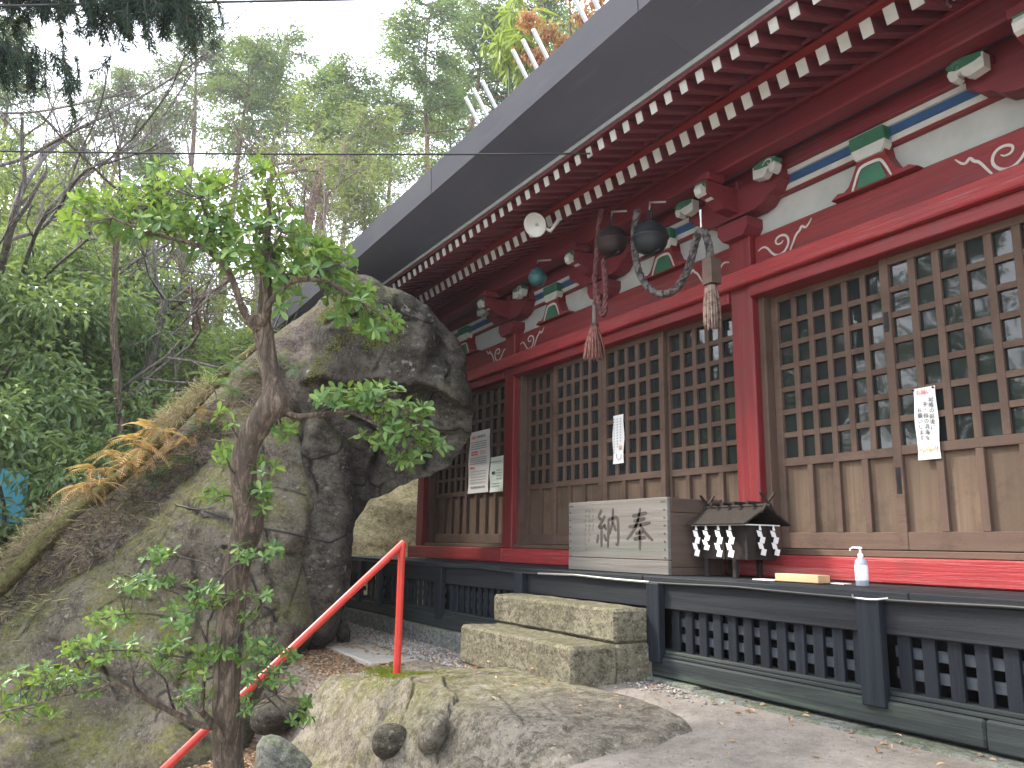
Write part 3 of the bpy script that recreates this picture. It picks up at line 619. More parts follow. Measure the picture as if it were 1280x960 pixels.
nG = notice('small pale green notice right of the large poster, beside the red column', -7.755, -7.45, .553, .935, 'papergreen')
lines(nG, -7.72, -7.48, .87, .89, 1, 'inkgrey', .6); lines(nG, -7.70, -7.62, .74, .78, 1, 'ink', .8); lines(nG, -7.6, -7.48, .68, .8, 4, 'inkgrey', .3); lines(nG, -7.7, -7.52, .6, .66, 2, 'inkgrey', .3)

# offering box
bx0, bx1, by0, by1, bz0, bz1 = -5.24, -4.09, 3.60, 4.07, ZD + .003, .325
box = empty('offering_box', ((bx0 + bx1) / 2, (by0 + by1) / 2, ZD)); tag(box, 'weathered grey wooden offering box carved with two large characters, above the stone steps', 'offering box')
fr = MB().box(bx0, bx1, by0, by0 + .028, bz0 + .095, bz1, .004).build('front_board', 'boxwood', box)
one('front_board', 'boxwood', box, bx0, bx1, by0 - .002, by0 + .028, bz0, bz0 + .092, c=.004)
one('side_board', 'boxside', box, bx1 - .03, bx1 + .001, by0 + .029, by1, bz0 + .05, bz1 - .1, c=.003); one('side_board', 'boxside', box, bx1 - .03, bx1 + .004, by0 + .029, by1, bz1 - .098, bz1 - .005, c=.003)
one('side_board', 'boxside', box, bx1 - .03, bx1 - .004, by0 + .029, by1, bz0, bz0 + .048); one('side_board', 'boxside', box, bx0, bx0 + .03, by0 + .029, by1, bz0, bz1 - .004)
one('back_board', 'boxside', box, bx0, bx1, by1 + .001, by1 + .03, bz0, bz1); one('top_frame', 'boxside', box, bx0 + .02, bx1 - .02, by0 + .029, by0 + .12, bz1 - .03, bz1 + .002); one('top_frame', 'boxside', box, bx0 + .02, bx1 - .02, by1 - .09, by1, bz1 - .03, bz1 + .002)
for i in range(9):
    x = bx0 + .08 + i * (bx1 - bx0 - .16) / 8; one('top_slat', 'boxside', box, x - .012, x + .012, by0 + .12, by1 - .09, bz1 - .035, bz1 - .006)
cz = .135
MT['inkfade'] = plain('faded_ink', (.10, .10, .088), .9, bump=0)
MT['carve'] = plain('carved_dark_groove', (.045, .036, .030), .95, .3, bump=0)
HOU = [[(.22, .80), (.5, .83), (.80, .88)], [(.27, .67), (.5, .70), (.74, .74)], [(.06, .53), (.5, .57), (.94, .63)], [(.54, 1.0), (.49, .76), (.34, .50), (-.02, .20)], [(.52, .60), (.68, .40), (1.02, .18)], [(.34, .36), (.66, .40)], [(.26, .22), (.74, .27)], [(.51, .47), (.52, .2), (.50, -.06)]]
NOU = [[(.24, 1.0), (.06, .80), (.26, .72)], [(.38, .84), (.24, .66), (.06, .50), (.38, .56)], [(.34, .62), (.43, .46)], [(.08, .34), (.02, .10)], [(.23, .52), (.22, .30), (.22, .0)], [(.34, .34), (.43, .16)], [(.54, .74), (.53, .4), (.50, -.02)], [(.54, .74), (.74, .76), (.95, .80), (.96, .40), (.95, .04), (.84, .10)], [(.74, 1.02), (.73, .68), (.58, .34)], [(.73, .66), (.86, .42)]]
for gx, glyph in ((-4.515, HOU), (-4.875, NOU)):
    for s_ in glyph: ribbon([(gx + p[0] * .27, cz - .145 + p[1] * .27) for p in s_], .026, by0 - .0022, .002).build('carved_stroke', 'carve', fr)
for j in range(3):
    for i in range(9 - 2 * j): MB().tube([(-5.02 + .05 * j + random.uniform(-.008, .008), by0 - .0006, .27 - i * .036), (-5.01 + .05 * j + random.uniform(-.012, .012), by0 - .0006, .255 - i * .036), (-5.025 + .05 * j, by0 - .0006, .248 - i * .036)], .0022, 4).build('faded_brush_mark', 'inkfade', fr)
for zz in np.linspace(bz0 + .11, bz1 - .03, 8):
    for xx in (bx0 + .025, bx1 - .03): MB().lathe([(.0001, -.003), (.006, -.002), (.006, .003)], (xx, by0, zz), 6, Matrix.Rotation(PI / 2, 3, 'X')).build('nail', 'iron', fr)
for xx in (bx0 + .05, bx1 - .055): MB().lathe([(.0001, -.003), (.006, -.002), (.006, .003)], (xx, by0, bz1 - .03), 6, Matrix.Rotation(PI / 2, 3, 'X')).build('nail', 'iron', fr)

# small wooden shrine with paper streamers
hk = empty('miniature_shrine', (-3.79, 3.93, ZD)); tag(hk, 'miniature dark wooden shrine on legs hung with white zigzag paper streamers', 'miniature shrine')
hx0, hx1, hy0, hy1 = -4.0, -3.585, 3.80, 4.05
one('shrine_body', 'smallwood', hk, hx0, hx1, hy0, hy1, -.072, .15, c=.003)
for a in (hx0 + .0, hx0 + .2, hx1 - .022): one('body_post', 'smallwood', hk, a, a + .022, hy0 - .008, hy0 - .0005, -.072, .15, c=.002)
for x in (hx0 + .03, hx1 - .14):
    for y in (hy0 + .0, hy1 - .04): one('leg', 'smallwood', hk, x, x + .03, y, y + .03, ZD + .001, -.0725, c=.002)
ym = (hy0 + hy1) / 2
for s in (-1, 1): MB().bar((0, ym, .255), (0, ym + s * .205, .145), .52, .012, .002).build('roof_board', 'smallwood', hk, ((hx0 + hx1) / 2, 0, 0))
MB().tube([(hx0 - .08, ym, .265), (hx1 + .08, ym, .265)], .012, 8).build('ridge_pole', 'smallwood', hk)
for x in (hx0 + .05, hx0 + .15, hx0 + .25, hx1 - .05): MB().tube([(x, ym - .07, .283), (x, ym + .07, .283)], .011, 8).build('ridge_billet', 'smallwood', hk)
for x in (hx0 - .055, hx1 + .055):
    for s in (-1, 1): MB().bar((x + s * .006, ym + s * .06, .215), (x + s * .006, ym - s * .07, .345), .018, .012, .002).build('crossed_finial', 'smallwood', hk)
MB().tube([(hx0 - .03, hy0 - .045, .142), (hx1 + .03, hy0 - .045, .142), (hx1 + .03, hy1 - .0, .142)], .004, 5).build('streamer_cord', 'paper', hk)
def shide(x, y, z, ax, h=.16):
    mb = MB(); zz = z; off = 0; mb_s = []
    dx, dy = (1, 0) if ax == 'x' else (0, 1)
    wd = .042; seg_h = h / 4
    mb.add([(x + dx * -.006, y + dy * -.006, z), (x + dx * .006, y + dy * .006, z), (x + dx * .016, y + dy * .016, z - .03), (x - dx * .01, y - dy * .01, z - .03)], [(0, 1, 2, 3)])
    zz = z - .03
    for k in range(4):
        s = .012 if k % 2 else -.010; n = .006 * (k % 2 * 2 - 1); a0 = s - wd / 2 + (.010 if k % 2 else -.0); a1 = a0 + wd; sh = .014 * (1 if k % 2 == 0 else -1)
        c0 = [(a0, zz), (a1, zz - .006), (a1 + sh, zz - seg_h - .004), (a0 + sh, zz - seg_h + .002)]
        off_y = -.003 * k
        mb.add([(x + dx * p[0] + dy * (-off_y), y + dy * p[0] + dx * off_y, p[1]) for p in c0] + [(x + dx * p[0] + dy * (-off_y + .0008), y + dy * p[0] + dx * (off_y + .0008), p[1]) for p in c0], [(0, 1, 2, 3), (7, 6, 5, 4), (0, 4, 5, 1), (2, 6, 7, 3)])
        zz -= seg_h * .92
    return mb
for xx, s in ((-3.99, 1), (-3.90, .75), (-3.79, 1), (-3.69, 1)): shide(xx, hy0 - .047, .14, 'x', .175 * s).build('paper_streamer', 'paper', hk)
for yy in (3.87, 3.99): shide(hx1 + .034, yy, .14, 'y', .16).build('paper_streamer', 'paper', hk)

# wood block, papers, sanitiser bottle
wb = one('wooden_block', 'newwood', None, -3.30, -3.00, 3.70, 3.80, ZD + .003, ZD + .047, c=.004); tag(wb, 'fresh pale wooden block lying on the dark deck between the miniature shrine and the bottle', 'wooden block')
pa = one('paper_sheet', 'paper', None, -3.46, -3.305, 3.69, 3.78, ZD + .003, ZD + .009); tag(pa, 'thin white paper slip poking out left of the pale wooden block', 'paper')
pb = one('paper_sheet', 'paper', None, -2.985, -2.90, 3.78, 3.84, ZD + .003, ZD + .008); tag(pb, 'small white paper scrap right of the pale wooden block', 'paper')
bc = atY(1076, 700, 3.72); bxx = float(bc[0]); bt = empty('pump_bottle', (bxx, 3.72, ZD)); tag(bt, 'white plastic hand sanitiser pump bottle standing on the dark deck', 'bottle')
def m_bot():
    m = Mat('translucent_bottle_plastic'); m.col((.45, .47, .57)); m.rough(.3); m.b.inputs['Subsurface Weight'].default_value = .0; m.b.inputs['Transmission Weight'].default_value = .25; return m.m
MT['bot'] = m_bot(); zb = ZD + .003
MB().lathe([(.0001, 0), (.028, 0), (.032, .004), (.032, .115), (.029, .128), (.016, .142), (.012, .146), (.012, .15), (.0001, .15)], (bxx, 3.72, zb), 28).build('bottle_body', 'bot', bt)
MB().lathe([(.0325, .03), (.0327, .031), (.0327, .105), (.0325, .106)], (bxx, 3.72, zb), 28).build('bottle_label', 'plasticw', bt)
MB().lathe([(.0135, .146), (.0135, .163), (.006, .165), (.005, .185), (.011, .187), (.011, .197), (.0001, .199)], (bxx, 3.72, zb), 16).build('pump', 'plasticw', bt)
MB().tube([(bxx, 3.72, zb + .193), (bxx - .035, 3.705, zb + .194), (bxx - .046, 3.70, zb + .186), (bxx - .047, 3.70, zb + .178)], [.006, .005, .004, .004], 8).build('pump_spout', 'plasticw', bt)
for i in range(7): 
    a0 = -1.2 + .0; one('label_print', 'inkgrey', bt, bxx + .004, bxx + .02 - (i % 3) * .003, 3.72 - .0335, 3.72 - .0325, zb + .045 + i * .007, zb + .047 + i * .007)

# stone steps
st = empty('stone_steps', (-4.85, 3.0, -.85)); tag(st, 'two weathered mossy stone steps leading up to the deck', 'steps')
def rough_block(x0, x1, y0, y1, z0, z1, seed, nx=24, amp=.012):
    import bmesh
    bm = bmesh.new(); mb = MB().box(x0, x1, y0, y1, z0, z1, .018); vs = [bm.verts.new(v) for v in mb.v]; [bm.faces.new([vs[i] for i in f]) for f in mb.f]
    bmesh.ops.subdivide_edges(bm, edges=[e for e in bm.edges if e.calc_length() > .1], cuts=14, use_grid_fill=True); bmesh.ops.recalc_face_normals(bm, faces=bm.faces); bm.normal_update()
    P = np.array([v.co[:] for v in bm.verts]); n = fbm(P[:, 0] * 5 + seed, P[:, 1] * 5, P[:, 2] * 5, 5)
    for v, k in zip(bm.verts, n): v.co += v.normal * float(k) * amp * 2
    me = bpy.data.meshes.new('block'); bm.to_mesh(me); bm.free(); return me
def addm(name, me, mat, parent=None): me.materials.clear(); me.materials.append(MT[mat]); return inst(name, me, parent)
addm('step_block', rough_block(-5.62, -4.08, 3.15, 3.44, -.59, -.382, 1), 'step', st); addm('step_block', rough_block(-5.50, -4.05, 2.81, 3.145, -.86, -.59, 2), 'step', st)
addm('step_block', rough_block(-4.50, -4.06, 3.15, 3.44, -.86, -.593, 3), 'step', st); addm('step_block', rough_block(-5.60, -4.505, 3.15, 3.44, -.86, -.593, 4), 'step', st)

# bells and ropes
def bell(c, r, mat, label, hook=.14):
    e = empty('round_bell', (c[0], c[1], c[2] - r)); tag(e, label, 'bell')
    pr = [(.0001, r * 1.02), (r * .35, r * .98), (r * .72, r * .78), (r * .95, r * .38), (r * 1.0, r * .10), (r * 1.06, r * .07), (r * 1.06, -.02 * r), (r * .99, -.06 * r), (r * .95, -r * .38), (r * .72, -r * .74), (r * .4, -r * .92), (.0001, -r * .97)]
    b = MB().lathe(pr, c, 28).build('bell_shell', mat, e)
    MB().box(c[0] - r * .8, c[0] + r * .8, c[1] - r * .05, c[1] + r * .05, c[2] - r * 1.0, c[2] - r * .86, .003).build('bell_slit', 'black', b)
    MB().lathe([(.0001, r * 1.0), (r * .22, r * 1.0), (r * .22, r * 1.10), (r * .12, r * 1.16), (.0001, r * 1.18)], c, 12).build('bell_crown', mat, b)
    z = c[2] + r * 1.1
    MB().tube([(c[0] + r * .16 * math.cos(t), c[1], z + hook * .35 + hook * .35 * math.sin(t)) for t in np.linspace(0, 2 * PI, 13)], .007, 6, False).build('hanging_ring', 'iron', e)
    MB().tube([(c[0], c[1], z + hook * .6), (c[0], c[1] + .0, z + hook), (c[0] + .04, c[1] + .12, z + hook + .02)], .009, 6).build('hanging_hook', 'silver', e)
    return e
def P3(px, py, Y): return atY(px, py, Y)
bell(P3(765, 302, 3.72), .122, 'bell1', 'dark bronze round bell hanging under the eave, left of the pair above the offering box', .12)
bell(P3(813, 298, 3.66), .128, 'bell2', 'greenish black round bell, right of the pair, with the looped grey rope', .14)
bell(P3(672, 347, 3.74), .085, 'bell3', 'small teal patinated bell hanging above the left red column', .07)
def rope(pts, r, Y, n=3, tw=38):
    P = [Vector(P3(x, y, Y)) for x, y in pts]; 
    for _ in range(2):
        Q = [P[0]]
        for a, b in zip(P, P[1:]): Q += [a * .75 + b * .25, a * .25 + b * .75]
        P = Q + [P[-1]]
    D = [P[0]]; 
    for a, b in zip(P, P[1:]):
        k = max(1, int((b - a).length / .012)); D += [a + (b - a) * (i + 1) / k for i in range(k)]
    mb = MB(); L = 0
    for s in range(n):
        Q = []; L = 0; 
        for i, p in enumerate(D):
            if i: L += (p - D[i - 1]).length
            t = (D[min(i + 1, len(D) - 1)] - D[max(i - 1, 0)]).normalized(); u = Vector((0, 1, 0)); v = t.cross(u).normalized(); a = L * tw + 2 * PI * s / n
            Q.append(p + (u * math.cos(a) + v * math.sin(a)) * r * .55)
        mb.tube(Q, r * .62, 6)
    return mb
def tassel(top, L, r0, r1, mat, e):
    mb = MB(); rg = np.random.RandomState(5)
    for k in range(70):
        a = rg.rand() * 2 * PI; q = rg.rand() ** .5; x0, y0 = r0 * q * math.cos(a), r0 * q * math.sin(a); x1, y1 = r1 * q * math.cos(a), r1 * q * math.sin(a)
        mb.tube([(top[0] + x0, top[1] + y0, top[2]), (top[0] + (x0 + x1) * .6, top[1] + (y0 + y1) * .6, top[2] - L * .5), (top[0] + x1, top[1] + y1, top[2] - L * (1 - .12 * rg.rand()))], [.008, .008, .004], 4)
    return mb.build('tassel', mat, e)
Yr = 3.64; a = P3(745, 445, Yr); ro = empty('bell_rope', tuple(a)); tag(ro, 'faded red twisted bell rope hanging straight down to a flared tassel', 'rope')
rope([(752, 262), (748, 285), (746, 320), (744, 350), (745, 380)], .021, Yr).build('twisted_rope', 'roper', ro)
rope([(742, 345), (746, 362), (750, 385), (753, 397), (757, 385), (757, 350), (754, 325)], .02, Yr - .03).build('twisted_rope', 'roper', ro)
t0 = P3(743, 378, Yr); t1 = P3(743, 408, Yr); MB().tube([t0, t1], .018, 8).build('rope_grip', 'boxwood', ro); MB().tube([(t1[0], t1[1], t1[2] + .02), (t1[0], t1[1], t1[2] - .02)], .034, 10).build('rope_collar', 'roper', ro)
tassel((t1[0], t1[1], t1[2] - .01), .27, .03, .095, 'tassel', ro)
Yr = 3.60; a = P3(890, 405, Yr); rg_ = empty('bell_rope', tuple(a)); tag(rg_, 'thick grey twisted bell rope tied up in a loop with hanging wooden grip', 'rope')
rope([(797, 262), (792, 290), (794, 322), (800, 345), (812, 362), (828, 369), (845, 363), (858, 342), (866, 318), (870, 298), (876, 287), (882, 292), (887, 308), (888, 326)], .024, Yr, 4, 34).build('twisted_rope', 'ropeg', rg_)
t0 = P3(889, 324, Yr); t1 = P3(889, 356, Yr); MB().box(-.042, .042, -.042, .042, 0, 1, 0).build('rope_grip', 'boxside', rg_).data.transform(Matrix.Translation((t0[0], t0[1], t1[2])) @ Matrix.Diagonal((1, 1, t0[2] - t1[2], 1)))
MB().tube([(t1[0], t1[1], t1[2] + .0), (t1[0], t1[1], t1[2] - .012)], .036, 8).build('rope_collar', 'iron', rg_); tassel((t1[0], t1[1], t1[2] - .01), .29, .035, .055, 'tassel2', rg_)
s0 = P3(876, 262, Yr); s1 = P3(876, 290, Yr); MB().tube([s0, s1], .005, 5).tube([(s0[0] - .012, s0[1], s0[2]), (s1[0] + .012, s1[1], s1[2])], .004, 5).build('tie_string', 'paper', rg_)
# beam ends that carry the bell hooks
for px, py in ((830, 258),):
    p = P3(px, py, 3.8); 
# white dish fitting on the rafters
p = Vector(P3(672, 280, 3.36)); ds = empty('dish_fitting', tuple(p)); tag(ds, 'round white dish shaped fitting fixed under the rafter ends', 'dish fitting')
Rm = (Vector((.45, -.85, -.55)).normalized()).to_track_quat('Z', 'Y').to_matrix()
MB().lathe([(.0001, .012), (.05, .02), (.085, .045), (.10, .055), (.104, .05), (.09, .03), (.05, -.01), (.0001, -.02)], tuple(p), 28, Rm).build('dish', 'white', ds)
MB().lathe([(.0001, .03), (.012, .028), (.018, .01)], tuple(p), 12, Rm).build('dish_centre', 'inkgrey', ds)
q = Vector(P3(688, 289, 3.42)); MB().tube([p - Vector((0, -.02, 0)), q, Vector((q.x, 3.52, 2.70))], .018, 8).build('dish_arm', 'white', ds)
q = Vector(P3(664, 295, 3.42)); MB().tube([p + Vector((0, .03, 0)), q], .02, 8).build('dish_arm', 'white', ds)
p = P3(1184, 4, 3.7); hk2 = MB().tube([p + np.array([0, 0, .08]), p, p + np.array([.015, 0, -.03])], .007, 6).tube([p + np.array([.035, 0, .08]), p + np.array([.035, 0, -.005])], .007, 6).build('metal_hook', 'silver'); tag(hk2, 'shiny metal hook hanging from the rafters at the upper right', 'hook')
# ================================================================== GROUND
def sm(a, b, x): t = np.clip((np.asarray(x, float) - a) / (b - a), 0, 1); return t * t * (3 - 2 * t)
def Hraw(x, y):
    x = np.asarray(x, float); y = np.asarray(y, float)
    z = -.815 - .15 * sm(-4.6, -6.0, x) - .07 * np.clip(3 - y, 0, .9)
    cl = sm(-2.75, -3.25, x) * sm(-7.6, -6.6, x)
    d = np.clip(2.1 - y, 0, 40)
    z = z - cl * .52 * sm(.0, .38, d) - np.minimum(d * (.33 - .22 * cl), 1.3) - sm(-6.4, -7.4, x) * .25 * sm(0, 1, d)
    z = z - .015 * np.clip(d - 6, 0, 60)
    z = z + .24 * np.clip(-x - 10.8, 0, 34) * sm(-6, 3, y + .3 * (-x - 10)) + .10 * np.clip(-x - 9, 0, 60) * sm(4, -6, y) + .38 * np.clip(y - 8, 0, 30)
    z = z + .5 * fbm(x * .25, y * .25, 3., 4) * sm(4, 9, np.hypot(x + 4.5, y - 3)) + .05 * fbm(x * 1.5, y * 1.5, 1., 4) * sm(3.2, 2.4, y) + .02 * fbm(x * 4, y * 4, 0, 4)
    return z
def inoc(x, y): return sm(-6.35, -6.05, x) * sm(-2.7, -3.9, x + .35 * fbm(x * 1.3, y * 1.3, 3., 4) * 2) * sm(1.55, 1.75, y) * sm(3.02, 2.8, y)
def H(x, y): return Hraw(x, y) - .14 * inoc(x, y)
xs = np.concatenate([-10 - np.linspace(.9, 1, 1) * 0 - np.geomspace(.3, 110, 60)[::-1], np.arange(-10, 1.5, .06), 1.5 + np.geomspace(.3, 90, 40)])
ys = np.concatenate([.2 - np.geomspace(.3, 90, 45)[::-1], np.arange(.2, 4.3, .05), 4.3 + np.geomspace(.2, 110, 45)])
GX, GY = np.meshgrid(xs, ys, indexing='ij'); GZ = H(GX, GY); ny = len(ys)
ii = np.arange(len(xs) - 1)[:, None] * ny + np.arange(ny - 1)[None]
gF = np.stack([ii, ii + ny, ii + ny + 1, ii + 1], -1).reshape(-1, 4)
g = inst('ground', npmesh('ground', np.stack([GX, GY, GZ], -1).reshape(-1, 3), gF, 'ground', True)); tag(g, kind='structure')
# outcrop: flat bedded rock in front of the steps
ox = np.arange(-6.4, -2.6, .017); oy = np.arange(1.5, 3.1, .015); OX, OY = np.meshgrid(ox, oy, indexing='ij')
warp = fbm(OX * 1.2, OY * 1.2, 9., 3)
OZ = Hraw(OX, OY) + .035 * inoc(OX, OY) - .16 * (1 - sm(0, .3, inoc(OX, OY)))
q = (OX * .30 + OY * 1.0 + warp * .7) * 5.2; bed = (q - np.floor(q)); slab = vn(np.floor(q) * 3.7, OX * .7, 2.)
msk = sm(-5.3, -4.4, OX) * sm(.42, .56, vn(OX * 1.3 + 4, OY * 1.6, 2.) * .6 + .4 * sm(2.8, 2.2, OY))
OZ = OZ + inoc(OX, OY) * (msk * (.03 * (slab - .5) + .02 * bed - .03 * sm(.10, 0., bed) * vn(OX * 3, OY * 3, 4.) ** .7) + .035 * fbm(OX * 2.2, OY * 2.2, 2., 6) + .03 * fbm(OX * 9, OY * 9, 4., 4) + .05 * ridge(OX * 1.8, OY * 3.3, 1., 4) * sm(2.4, 1.95, OY))
OYd = OY + .10 * fbm(OX * 3, OY * 3 + OZ * 3, 6., 4) * sm(2.3, 1.9, OY)
ny2 = len(oy); i2 = np.arange(len(ox) - 1)[:, None] * ny2 + np.arange(ny2 - 1)[None]
oc = inst('rock_outcrop', npmesh('rock_outcrop', np.stack([OX, OYd, OZ], -1).reshape(-1, 3), np.stack([i2, i2 + ny2, i2 + ny2 + 1, i2 + 1], -1).reshape(-1, 4), 'outcrop', True))
tag(oc, 'low flat grey rock outcrop with mossy cracks in front of the stone steps', 'rock')

# ================================================================== ROCKS
def rock(name, poly, ctrl, mat, label, cat='boulder', step=6., R=60., eR=.5, thick=1.2, amp=.10, fr=1.1, extra=None, jit=3., seed=0., steps=0., group=None, facet=0., fsz=70., rnd=0):
    rg = np.random.RandomState(int(seed * 10) + 1); P = [np.array(p, float) for p in poly]
    for _ in range(rnd):
        P = [v for a, b in zip(P, P[1:] + P[:1]) for v in (a * .75 + b * .25, a * .25 + b * .75)]
    for lv in range(3):                                          # rough the outline
        Q = []
        for a, b in zip(P, P[1:] + P[:1]):
            d = b - a; L = np.hypot(*d); n = np.array([-d[1], d[0]]) / (L + 1e-6)
            Q += [a, (a + b) / 2 + n * rg.uniform(-1, 1) * min(jit, L * .09)] if L > step * .8 else [a]
        P = Q
    P = np.array(P); A = P; B = np.roll(P, -1, 0)
    x0, y0 = P.min(0) - step; x1, y1 = P.max(0) + step
    gx = np.arange(x0, x1 + step, step); gy = np.arange(y0, y1 + step, step); X, Y = np.meshgrid(gx, gy, indexing='ij'); X = X.ravel(); Y = Y.ravel(); n2 = len(gy)
    ins = np.zeros(len(X), bool); dist = np.full(len(X), 1e9); near = np.zeros((len(X), 2))
    for a, b in zip(A, B):
        c = ((a[1] > Y) != (b[1] > Y)); 
        if a[1] != b[1]: ins ^= c & (X < (b[0] - a[0]) * (Y - a[1]) / (b[1] - a[1]) + a[0])
        d = b - a; t = np.clip(((X - a[0]) * d[0] + (Y - a[1]) * d[1]) / (d @ d + 1e-9), 0, 1); qx = a[0] + t * d[0]; qy = a[1] + t * d[1]; dd = np.hypot(X - qx, Y - qy)
        m = dd < dist; dist = np.where(m, dd, dist); near[m] = np.stack([qx, qy], 1)[m]
    i = (np.arange(len(gx) - 1)[:, None] * n2 + np.arange(n2 - 1)[None]).ravel(); F = np.stack([i, i + 1, i + n2 + 1, i + n2], 1)
    F = F[ins[F].sum(1) >= 1]
    px = np.where(ins, X, near[:, 0]); py = np.where(ins, Y, near[:, 1]); dist = np.where(ins, dist, 0)
    # inside points very close to the outline snap onto it
    c = np.array(ctrl, float); w_ = 1 / (((px[:, None] - c[None, :, 0]) ** 2 + (py[:, None] - c[None, :, 1]) ** 2) / 900. + 1) ** 1.5; D0 = (w_ * c[None, :, 2]).sum(1) / w_.sum(1)
    if facet:                                                    # broken planar faces between random corners
        from mathutils.geometry import delaunay_2d_cdt
        K = int((x1 - x0) * (y1 - y0) / fsz ** 2); cx = rg.uniform(x0 - 80, x1 + 80, K * 2); cy = rg.uniform(y0 - 80, y1 + 80, K * 2); cz = rg.uniform(-1, 1, K * 2) * facet
        cx = np.concatenate([cx, [x0 - 200, x1 + 200, x1 + 200, x0 - 200]]); cy = np.concatenate([cy, [y0 - 200, y0 - 200, y1 + 200, y1 + 200]]); cz = np.concatenate([cz, [0] * 4])
        r_ = delaunay_2d_cdt([Vector((a, b)) for a, b in zip(cx, cy)], [], [], 0, 1e-4); vv_ = r_[0]; oi = [l[0] if l else 0 for l in r_[3]]; FZ = np.zeros(len(px))
        wx = px + 14 * fbm(px / 45., py / 45., seed, 3); wy = py + 14 * fbm(px / 45. + 9, py / 45., seed, 3)
        for f in r_[2]:
            (ax, ay), (bx, by), (qx, qy) = [vv_[i] for i in f[:3]]; za, zb_, zc = [cz[oi[i]] for i in f[:3]]; det = (by - qy) * (ax - qx) + (qx - bx) * (ay - qy)
            if abs(det) < 1e-6: continue
            l1 = ((by - qy) * (wx - qx) + (qx - bx) * (wy - qy)) / det; l2 = ((qy - ay) * (wx - qx) + (ax - qx) * (wy - qy)) / det; m_ = (l1 >= -1e-6) & (l2 >= -1e-6) & (l1 + l2 <= 1 + 1e-6)
            FZ = np.where(m_, l1 * za + l2 * zb_ + (1 - l1 - l2) * zc, FZ)
        D0 = D0 + FZ
    e = np.clip(dist / R, 0, 1); bul = np.sqrt(1 - (1 - e) ** 2)
    if extra is not None: D0 = D0 + extra(px, py) * bul
    base = np.stack([(px - 640) / 1000, (480 - py) / 1000, -np.ones(len(px))], 1) @ M
    Wp = base * D0[:, None]
    nz = fbm(Wp[:, 0] * fr + seed, Wp[:, 1] * fr, Wp[:, 2] * fr, 6) + .55 * (ridge(Wp[:, 0] * fr * .8 + seed, Wp[:, 1] * fr * .8, Wp[:, 2] * fr * 1.3, 5) - .5)
    if steps:                                                    # flat broken facets
        k = nz * steps; kf = np.floor(k); nz = (kf + sm(.25, .75, k - kf)) / steps * .75 + nz * .25
    dn = -nz * amp * 2.2 * np.clip(dist / 12., 0, 1)
    Df = D0 + eR * (1 - bul) + dn; Db = D0 + eR + thick * bul + .02
    Vf = base * Df[:, None]; Vb = base * Db[:, None]; bd = dist <= 0
    V = np.concatenate([Vf, Vb]); mp = np.arange(len(V)); N = len(Vf); mp[N:] = np.where(bd, np.arange(N), np.arange(N) + N)
    Vb2 = V; F2 = np.concatenate([F, mp[(F + N)][:, ::-1]])
    used = np.unique(F2); rm = np.zeros(len(V), int); rm[used] = np.arange(len(used)); F2 = rm[F2]
    me = npmesh(name, V[used], F2, mat, True); me.validate()
    o = inst(name, me); tag(o, label, cat, group); return o
def cracks(lines, w, dep):
    def f(px, py):
        D = np.full(len(px), 1e9)
        for ln in lines:
            for a, b in zip(ln, ln[1:]):
                a = np.array(a, float); b = np.array(b, float); d = b - a; wx = px + 5 * (vn(px / 14., py / 14., 3.) - .5) * 2; wy = py + 5 * (vn(px / 14. + 9, py / 14., 3.) - .5) * 2
                t = np.clip(((wx - a[0]) * d[0] + (wy - a[1]) * d[1]) / (d @ d), 0, 1); D = np.minimum(D, np.hypot(wx - a[0] - t * d[0], wy - a[1] - t * d[1]))
        return dep * np.exp(-(D / w) ** 2) * (.5 + vn(px / 30., py / 30., 7.))
    return f
ck1 = cracks([[(415, 402), (445, 396), (472, 402), (520, 398)], [(506, 362), (538, 398), (550, 440), (562, 476)], [(500, 482), (530, 520), (540, 560), (532, 590)], [(440, 520), (480, 545), (540, 548), (580, 540)], [(470, 560), (460, 620)]], 3.5, .12)
ck2 = cracks([[(285, 690), (330, 688), (372, 694), (410, 690)], [(205, 618), (250, 640), (300, 660)], [(330, 560), (338, 620), (330, 690), (345, 760), (338, 840)], [(384, 530), (392, 600), (386, 690), (398, 770)], [(150, 720), (220, 735), (300, 780)], [(60, 800), (150, 850), (260, 930)], [(240, 700), (250, 780), (225, 860)]], 3.5, .07)
def ledge(px, py):
    yl = np.interp(px, [370, 430, 480, 520, 565, 600], [472, 476, 478, 479, 496, 515]) + 4 * np.sin(px * .09)
    return .38 * sm(-1, 8, py - yl) + .12 * sm(60, 130, py - yl) + ck1(px, py) + .22 * sm(540, 562, px + .35 * (py - 400)) * sm(490, 440, py)
rock('overhanging_boulder', [(376, 512), (368, 488), (380, 462), (392, 440), (388, 415), (402, 385), (422, 360), (440, 343), (462, 345), (490, 360), (518, 371), (532, 380), (550, 402), (572, 424), (583, 444), (584, 474), (594, 512), (590, 540), (574, 566), (560, 584), (536, 596), (500, 607), (462, 624), (444, 652), (437, 690), (420, 700), (398, 640), (385, 560)],
     [(380, 480, 7.3), (440, 400, 7.05), (520, 400, 7.1), (575, 480, 7.0), (480, 450, 6.8), (560, 540, 7.0), (450, 600, 7.3), (420, 680, 7.5)], 'rockdark',
     'huge dark overhanging boulder leaning towards the shrine roof, its underside hollow', step=3.4, R=34, eR=.40, thick=1.1, amp=.06, fr=1.9, extra=ledge, seed=1.3, steps=5, facet=.11, fsz=62)
